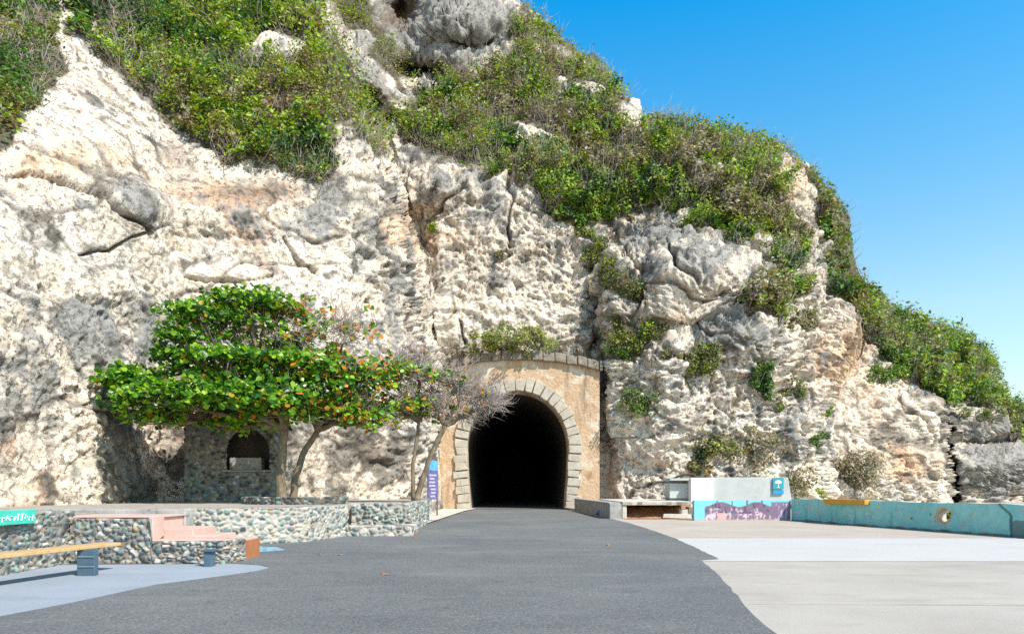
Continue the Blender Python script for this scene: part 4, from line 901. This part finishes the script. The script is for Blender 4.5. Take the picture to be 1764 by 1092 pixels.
# mural wall
def paint_wall(name, p0, p1, z0, z1, th, colf, mat, parent, res=.03, hole=None, topfn=None, curve=0):
    L_ = math.hypot(p1[0] - p0[0], p1[1] - p0[1]); ns = int(L_ / res); nz = int((z1 - z0) / res)
    S, Zn = np.meshgrid(np.linspace(0, L_, ns), np.linspace(0, 1, nz)); zt = z1 + (topfn(S) if topfn else 0); Z = z0 + (zt - z0) * Zn
    dx, dy = (p1[0] - p0[0]) / L_, (p1[1] - p0[1]) / L_; nx, ny = dy, -dx
    X = p0[0] + dx * S; Y = p0[1] + dy * S
    Cc = colf(S, Z, L_)
    Fv = np.stack([X, Y, Z], -1).reshape(-1, 3); Bv = np.stack([X - nx * th, Y - ny * th, Z], -1).reshape(-1, 3)
    V = np.concatenate([Fv, Bv]); Cc = Cc.reshape(-1, 3); Cc = np.concatenate([Cc, Cc * 0 + np.array([.5, .47, .42])])
    i_ = np.arange(len(Fv)).reshape(nz, ns); keep = np.ones((nz - 1, ns - 1), bool)
    if hole is not None: keep = ~hole(S[:-1, :-1], Z[:-1, :-1])
    q = np.stack([i_[:-1, :-1], i_[:-1, 1:], i_[1:, 1:], i_[1:, :-1]], -1); n1 = len(Fv)
    fc = [q[keep], (q[keep] + n1)[:, ::-1]]
    # side walls wherever a kept cell meets nothing
    kp = np.pad(keep, 1); 
    for (dj, di, e0, e1) in ((0, -1, 3, 0), (0, 1, 1, 2), (-1, 0, 0, 1), (1, 0, 2, 3)):
        m_ = keep & ~kp[1 + dj:1 + dj + keep.shape[0], 1 + di:1 + di + keep.shape[1]]
        a_, b__ = q[m_][:, e0], q[m_][:, e1]; fc.append(np.stack([b__, a_, a_ + n1, b__ + n1], -1))
    o_ = np_mesh(name, V, np.concatenate(fc), mat, Cc, smooth=False)
    o_.parent = parent
    if parent is not None: o_.location = -parent.location
    return o_
def mural_col(S, Z, L_):
    sh_ = S.shape; Q = np.stack([S.ravel(), 0 * S.ravel(), Z.ravel()], -1); t_ = (S / L_).ravel(); z = (Z / .77).ravel()
    C_ = np.ones((Q.shape[0], 3)) * np.array([.20, .58, .66])
    n1 = fbm(Q, .35, 3, 2, .6); n2 = fbm(Q, .16, 3, 3, .6); n3 = fbm(Q, (.12, 1, .5), 3, 6)
    body = sst(t_, .10, .12)
    skyline = .80 + .22 * (np.floor(t_ * 13) % 2) * (np.sin(t_ * 40) > -.2) - .12 * np.sin(t_ * 17)
    fig = (z < skyline).astype(float) * body
    C_ = mixc(C_, (.20, .14, .17), fig * .95)
    C_ = mixc(C_, (.56, .44, .46), fig * sst(n1, .0, .12) * (z < .62))
    C_ = mixc(C_, (.10, .06, .11), fig * sst(n2, .12, .2))
    C_ = mixc(C_, (.66, .50, .55), fig * (z < .32) * sst(n2 + n1, -.1, .1))
    C_ = mixc(C_, (.20, .12, .20), sst(fbm(Q, (.09, 1, .22), 3, 66), .02, .10) * fig * .9)
    C_ = mixc(C_, (.22, .15, .24), ((t_ > .80) & (z < .92)).astype(float) * .95)
    C_ = mixc(C_, (.52, .42, .52), ((t_ > .82) & (z < .84)) * sst(n3, .05, .2))
    C_ = mixc(C_, (.62, .38, .36), ((t_ > .245) & (t_ < .33) & (z < .38)).astype(float))
    C_ = mixc(C_, (.48, .36, .26), ((z < .07)).astype(float) * .8)
    return C_.reshape(*sh_, 3)
mw = empty('mural_wall', (7.2, 26.75, 0), 'low wall with a purple and pink mural on cyan paint', 'wall')
paint_wall('painted_face', (7.0, 26.75), (10.70, 26.75), -.02, .77, .28, mural_col, M['mural'], mw, .025)
# turquoise wall with a hole knocked through
HS = 7.05
def turq_col(S, Z, L_):
    sh_ = S.shape; Q = np.stack([S.ravel(), 0 * S.ravel(), Z.ravel()], -1); s_, z = S.ravel(), Z.ravel()
    C_ = np.ones((Q.shape[0], 3)) * np.array([.25, .62, .60])
    C_ = mixc(C_, (.32, .68, .64), sst(fbm(Q, 1.5, 3, 4), -.2, .4)); C_ = mixc(C_, (.40, .68, .64), sst(fbm(Q, .3, 3, 5), .42, .6) * .6)
    C_ = mixc(C_, (.10, .38, .41), sst(fbm(Q, (.25, 1, 1.2), 3, 6), .35, .6) * .5)
    C_ = mixc(C_, (.20, .40, .38), sst(fbm(Q, (.12, 1, .6), 4, 67, .65), .3, .6) * .15)
    C_ = mixc(C_, (.50, .50, .44), sst(fbm(Q, .22, 4, 68, .65), .52, .6) * .8)
    C_ = mixc(C_, (.05, .05, .045), sst(.07 - z + .04 * pn(Q, .4, 7), 0, .06) * .85)
    C_ = mixc(C_, (.55, .55, .48), sst(z - .81 + .03 * pn(Q, .3, 8), 0, .03) * .7)
    for (cs_, cz_, r_) in ((4.0, .40, .045), (4.33, .31, .04), (2.2, .45, .03), (6.6, .48, .04), (5.9, .33, .05)):
        dd_ = np.hypot(s_ - cs_, z - cz_); C_ = mixc(C_, (.7, .66, .6) if cs_ in (4.0, 4.33) else (.06, .16, .17), 1 - sst(dd_, r_ * .7, r_))
    dh = np.hypot((s_ - HS) / .30, (z - .45) / .24) + .22 * pn(Q, .15, 9); C_ = mixc(C_, (.55, .44, .3), (1 - sst(dh, 1.0, 1.12)))
    ck = np.abs(s_ - (9.15 - .35 * sst(z, .5, .9) + .03 * pn(Q, .2, 11))); C_ = mixc(C_, (.04, .10, .11), (1 - sst(ck, .03, .06)) * .9)
    C_ = mixc(C_, (.14, .2, .185), ((s_ > 9.2) & (z < .42 + .02 * pn(Q, .3, 12))).astype(float) * .85)
    return C_.reshape(*sh_, 3)
tw_ = empty('turquoise_wall', (10.70, 26.6, 0), 'long turquoise painted wall with a hole knocked through', 'wall')
def th_hole(S, Z):
    Q = np.stack([S.ravel(), 0 * S.ravel(), Z.ravel()], -1)
    return (np.hypot((S - HS) / .27, (Z - .45) / .205) + .22 * pn(Q, .15, 9).reshape(S.shape)) < .9
paint_wall('painted_face', (10.705, 26.70), (14.6, 9.6), -.02, .83, .30, turq_col, M['turq'], tw_, .03, hole=th_hole, topfn=lambda S: .012 * np.sin(S * 1.7) + .01 * np.sin(S * 5.1))
# amber board on the wall
L_ = math.hypot(3.9, 17.1); dx_, dy_ = 3.9 / L_, -17.1 / L_
def onwall(s): return (10.705 + dx_ * s, 26.7 + dy_ * s)
ab = empty('amber_board', (*onwall(3.0), .84), 'amber painted board lying on top of the turquoise wall', 'board')
p_ = onwall(3.15); mb = MB(); mb.obox((p_[0] + .10, p_[1], 0), (dx_, dy_), (-dy_, dx_), 1.02, .16, .70, .86); o = mb.build('plank', M['amber'], bevel=.012); o.parent = ab; o.location = -ab.location
o.location.x += -.14
for ds in (-.7, .7):
    q_ = onwall(3.15 + ds); mb = MB(); mb.obox((q_[0] - .08, q_[1], 0), (dx_, dy_), (-dy_, dx_), .03, .10, .861, .872); o = mb.build('bracket', M['metal']); o.parent = ab; o.location = -ab.location
hp = onwall(HS)
shrub(CX + F * hp[0] / hp[1], 892, 24, 18, 900, dict(olive=3, lime=2, green=2, dry=1), 'small leafy plant seen through the hole in the turquoise wall', .09, ground=(hp[0] * 1.05, hp[1] * 1.05, 0), stemn=6, group=None)

# kiosk
kk_ = empty('kiosk', (9.4, 30.2, .68), 'low grey kiosk counter with white end behind the mural wall', 'kiosk')
def kp(name, mb, mat, bevel=.015):
    o_ = mb.build(name, mat, bevel=bevel); o_.parent = kk_; o_.location = -kk_.location; return o_
X = lambda px, Y=30: (px - CX) * Y / F
mb = MB(); mb.prism([(X(1227), 30.02, .66), (X(1363), 29.9, .66), (X(1363), 31.4, .66), (X(1227), 31.4, .66)], [(X(1227), 30.02, 1.70), (X(1356), 29.9, 1.70), (X(1356), 31.4, 1.70), (X(1227), 31.4, 1.70)]); kp('counter', mb, M['grey_paint'])
mb = MB(); mb.box(X(1188), X(1226.6), 29.75, 31.3, .66, 1.68); kp('end_panel', mb, M['white_paint'])
mb = MB(); mb.box(X(1156), X(1187.6), 30.25, 31.2, .80, 1.45); kp('side_panel', mb, M['grey_paint'])
mb = MB(); mb.box(X(1154), X(1187.6), 29.95, 31.3, 1.56, 1.66); kp('roof_slab', mb, M['grey_paint'])
mb = MB(); mb.box(X(1157), X(1187.6), 30.4, 31.2, 1.452, 1.558); kp('shadow_gap', mb, M['dark_grey'], 0)  # dark strip stands in for the shade under the roof slab
mb = MB(); mb.box(X(1157), X(1187.6), 30.35, 31.2, .66, .798); kp('plinth', mb, M['dark_grey'], 0)
ks_ = empty('kiosk_sign', (X(1338.5), 29.86, 1.2), 'teal sign with a white umbrella symbol and blue strip on the kiosk', 'sign')
def rrect(w_, h_, r_, y0, y1, z0):
    pts = []
    for (sx, sz, a0) in ((1, 1, 0), (-1, 1, 90), (-1, -1, 180), (1, -1, 270)):
        for k in range(5):
            a_ = R(a0 + k * 22.5); pts.append((sx * (w_ / 2 - r_) + math.cos(a_) * r_, sz * (h_ / 2 - r_) + math.sin(a_) * r_))
    mb = MB(); mb.prism([(x, y1, z0 + z) for x, z in pts][::-1], [(x, y0, z0 + z) for x, z in pts][::-1]); return mb
rrect(.46, .50, .04, -.02, .03, .24).build('board', M['teal']).parent = ks_
rrect(.46, .17, .03, -.02, .03, -.13).build('strip', M['blue_sign']).parent = ks_
mb = MB(); um = [(-.14, .26)] + [(.14 * math.cos(R(180 - k * 18)), .26 + .12 * math.sin(R(180 - k * 18))) for k in range(1, 10)] + [(.14, .26), (.07, .235), (0, .26), (-.07, .235)]
mb.prism([(x, -.021, z) for x, z in um][::-1], [(x, -.026, z) for x, z in um][::-1]); mb.box(-.012, .012, -.026, -.021, .08, .258); mb.box(-.06, .06, -.026, -.021, .06, .08)
mb.build('symbol', M['white_paint']).parent = ks_

# ------------------------------------------------------------------ TREES
def bez(a_, b_, c_, n_=7):
    a_, b_, c_ = Vector(a_), Vector(b_), Vector(c_)
    return [a_ * (1 - t_) ** 2 + b_ * 2 * t_ * (1 - t_) + c_ * t_ ** 2 for t_ in [k / (n_ - 1) for k in range(n_)]]
def tree(name, label, base, trunks, puffs, group='spreading trees on the terrace', lsz=.165):
    """trunks: list of (points, radii); puffs: px, py, rx, ry, depth, clusters, rust share, bare twigs, leafy share, trunk index"""
    root = empty(name, base, label, 'tree', group); bv = np.array(base)
    tip = []
    for pts, rad in trunks:
        mb = MB(); q = [Vector(p) - Vector(base) for p in pts]
        fine_p, fine_r = [], []
        for i in range(len(q) - 1):
            for k in range(4):
                t_ = k / 4; fine_p.append(q[i].lerp(q[i + 1], t_) + Vector((random.uniform(-.02, .02), random.uniform(-.02, .02), 0)) * (1 if k else 0)); fine_r.append(rad[i] + (rad[i + 1] - rad[i]) * t_)
        fine_p.append(q[-1]); fine_r.append(rad[-1]); fine_r[0] *= 1.3
        mb.tube(fine_p, fine_r, 12); mb.build('trunk', M['bark'], None, True).parent = root
        tip.append(q[-1])
    limb = MB(); LP, LN, LA, LC, LS = [], [], [], [], []; TP, TD, TL, TW = [], [], [], []
    for (px, py, rx, ry, Y, ncl, rust, bare, leafy, ti) in puffs:
        c_ = Vector(W(px, py, Y)) - Vector(base); s_ = Y / F; rX, rZ = rx * s_, ry * s_; rY = rX * .8
        st = tip[ti]; m_ = Vector((st.x * .45 + c_.x * .55, st.y * .45 + c_.y * .55, min(st.z + (c_.z - st.z) * .25 + .2, c_.z)))
        cb = c_ + Vector((0, 0, -rZ * .7)); pth = bez(st, m_, cb); pth = [p + Vector((random.uniform(-1, 1), random.uniform(-1, 1), random.uniform(-1, 1))) * .05 * (1 if 0 < k < 6 else 0) for k, p in enumerate(pth)]
        limb.tube(pth, [.11 - .012 * k for k in range(7)], 7, False)
        for k in range(int(ncl * 1.35)):
            d_ = rng.normal(0, 1, 3); d_ /= np.linalg.norm(d_); d_[2] = abs(d_[2]) - .35 if rng.random() < .5 else d_[2]
            e = np.array(c_) + d_ * np.array([rX, rY, rZ]) * rng.uniform(.3, 1.22)
            s0 = np.array(pth[rng.integers(3, 7)])
            mm = (s0 + e) / 2 + rng.normal(0, .06, 3) + np.array([0, 0, -.04])
            if k % 8 == 0: limb.tube([s0, mm, e], [.022, .014, .006], 4, False)
            if rng.random() > leafy:
                continue
            nl = rng.integers(5, 9); ax = rng.normal(0, 1, (nl, 3)); ax[:, 2] = np.abs(ax[:, 2]) * .4 - .1
            ax /= np.linalg.norm(ax, axis=1, keepdims=True)
            LP.append(e + ax * .03 + rng.normal(0, .05, (nl, 3))); LA.append(ax); LN.append(upv * .7 + np.array([.25, -.45, 0]) + rng.normal(0, .6, (nl, 3)) + ax * .1)
            LS.append(lsz * rng.uniform(.65, 1.2, nl))
            rc = rng.random(nl) < rust * ((.3 if px < 440 else 1.1) if lsz > .17 else 1.0)
            g1 = np.array([.09, .25, .012]); g2 = np.array([.25, .42, .02]); g3 = np.array([.028, .10, .012])
            tt = rng.random((nl, 1)); g_ = np.where(tt < .25, g3, np.where(tt < .68, g1, g2)) * rng.uniform(.75, 1.25, (nl, 1))
            o1 = np.where(rng.random((nl, 1)) < .5, np.array([.58, .19, .02]), np.array([.42, .28, .03]))
            LC.append(np.where(rc[:, None], o1, g_))
        nb_ = bare
        if nb_:
            # branching bare twigs
            for k in range(int(nb_ * .36)):
                d_ = rng.normal(0, 1, 3); d_ /= np.linalg.norm(d_)
                p0 = np.array(c_) + d_ * np.array([rX, rY, rZ]) * rng.uniform(0, .9)
                dr_ = d_ * .4 + np.array([.45, 0, .3]) + rng.normal(0, .6, 3)
                TP.append(p0); TD.append(dr_); TL.append(rng.uniform(.3, .85)); TW.append(rng.uniform(.016, .032))
                for j in range(3):
                    p1 = p0 + dr_ / np.linalg.norm(dr_) * TL[-1 - j] * rng.uniform(.3, .9) if j == 0 else p0 + rng.normal(0, .15, 3)
                    TP.append(p1); TD.append(dr_ + rng.normal(0, .7, 3)); TL.append(rng.uniform(.2, .6)); TW.append(rng.uniform(.008, .016))
    br = limb.build('branches', M['bark'], None, True); br.parent = root
    V, Fq, Cc = broad(np.concatenate(LP), np.concatenate(LN), np.concatenate(LA), np.concatenate(LS), np.concatenate(LS) * .78, np.concatenate(LC))
    np_mesh('crown', V, Fq, M['gloss_leaf'], Cc, smooth=False).parent = root
    if TP:
        o_ = twig_mesh('twigs', len(TP), np.array(TP), np.array(TD), np.array(TL), np.array(TW), M['pale_twig']); o_.parent = root
    return root
TY = 22.0
T = lambda px, py, Y=TY: W(px, py, Y)
bA = T(485, 864)
tree('broadleaf_tree', 'big spreading tree with glossy green leaves and straight trunk under the cliff', bA,
     [([T(485, 866), T(483, 830), T(486, 790), T(490, 738, 21.8)], [.17, .15, .14, .13]),
      ([T(505, 866, 22.2), T(508, 825, 22.2), T(522, 782, 22.3), T(548, 740, 22.4)], [.12, .11, .10, .09])],
     [(425, 518, 66, 16, 21.5, 120, .08, 30, .95, 0), (490, 535, 56, 20, 22.3, 95, .32, 60, .8, 0), (345, 540, 62, 15, 21.2, 105, .05, 15, .95, 0), (400, 560, 90, 18, 21.8, 90, .1, 60, .6, 0),
      (310, 580, 40, 18, 21.0, 60, .06, 10, .9, 0), (300, 612, 48, 12, 21.3, 55, .05, 10, .9, 0), (390, 615, 80, 15, 21, 125, .06, 20, .95, 0), (485, 622, 76, 15, 21.2, 115, .08, 30, .95, 0),
      (228, 652, 50, 22, 21.2, 125, .06, 10, .95, 0), (290, 678, 82, 26, 20.8, 190, .06, 15, .97, 0), (390, 678, 82, 32, 20.6, 210, .05, 15, .97, 0), (475, 690, 80, 32, 20.9, 190, .08, 20, .95, 0),
      (330, 705, 100, 24, 21.6, 110, .08, 20, .9, 0), (215, 690, 38, 22, 21.6, 34, .2, 20, .6, 0), (270, 722, 50, 12, 21.4, 40, .2, 20, .8, 0), (425, 728, 60, 18, 21.8, 75, .14, 20, .9, 0),
      (560, 655, 66, 34, 21.5, 135, .14, 60, .9, 1), (560, 705, 62, 30, 21.6, 115, .18, 60, .85, 1), (620, 650, 56, 34, 21.9, 100, .26, 120, .75, 1), (625, 715, 56, 26, 22, 85, .26, 80, .75, 1),
      (420, 588, 90, 14, 22.0, 40, .12, 50, .5, 0), (500, 592, 70, 16, 22.2, 45, .2, 120, .5, 0), (345, 640, 70, 12, 21.4, 50, .06, 10, .8, 0), (455, 650, 70, 12, 21.4, 60, .08, 20, .8, 0), (545, 618, 50, 22, 22, 60, .25, 90, .7, 1),
      (590, 565, 66, 40, 22.3, 30, .5, 380, .5, 1), (520, 580, 50, 26, 22.3, 30, .35, 140, .5, 1)], lsz=.185)
bB = T(716, 862, 23)
tree('broadleaf_tree', 'half bare forked tree with thin leaning trunks next to the tunnel', bB,
     [([T(713, 864, 23), T(711, 810, 23), T(716, 765, 23), T(722, 725, 23.1)], [.075, .065, .055, .05]),
      ([T(716, 864, 23), T(726, 830, 23), T(742, 785, 23), T(768, 730, 23)], [.11, .095, .085, .08])],
     [(680, 640, 44, 28, 22.6, 75, .26, 160, .75, 0), (690, 700, 52, 34, 22.6, 75, .28, 200, .75, 0), (745, 650, 50, 24, 22.8, 50, .22, 260, .65, 0),
      (745, 700, 50, 26, 22.9, 24, .35, 300, .45, 1), (790, 670, 46, 34, 23, 20, .4, 420, .35, 1), (835, 688, 38, 28, 23, 4, .6, 460, .3, 1), (720, 612, 50, 18, 23.2, 6, .5, 220, .3, 0), (800, 712, 34, 14, 23, 4, .8, 160, .4, 1)], lsz=.165)

# fallen leaves on the asphalt
for k, (px, py, lab) in enumerate(((551, 954, 'larger orange leaf left of its twin near the terrace wall'), (586, 955, 'smaller orange leaf right of its twin near the terrace wall'), (663, 988, 'orange dead leaf lying nearest on the asphalt, below the trees'), (832, 916, 'brown orange leaf pair in front of the tunnel mouth'), (1047, 938, 'dark red dead leaf near the pale paving edge'), (716, 925, 'yellowish leaf at the foot of the stone ledge'), (694, 932, 'pale curled leaf just below the stone ledge'), (1186 * 0 + 620, 934, 'dry leaf at the foot of the curved rubble wall'))):
    g0 = G(px, py, .02); r_ = random.Random(k); n_ = 12; sz = .036 + .01 * (k % 3)
    mb = MB(); ring_ = []
    for j in range(n_):
        a_ = 2 * math.pi * j / n_; ring_.append((sz * math.cos(a_) * 1.4, sz * math.sin(a_) * (.75 + .1 * math.cos(a_)), .006 + .007 * math.cos(2 * a_) + r_.uniform(0, .004)))
    b0 = len(mb.v); mb.v += ring_ + [(0, 0, .012)]
    for j in range(n_): mb.f.append((b0 + j, b0 + (j + 1) % n_, b0 + n_))
    o = mb.build('fallen_leaf', M['dead_leaf'], None, True); o.location = (g0[0], g0[1], .012); o.rotation_euler = (0, 0, r_.uniform(0, 6)); tag(o, lab, 'leaf', 'dead leaves on the asphalt')
    m_ = o.modifiers.new('thickness', 'SOLIDIFY'); m_.thickness = .003
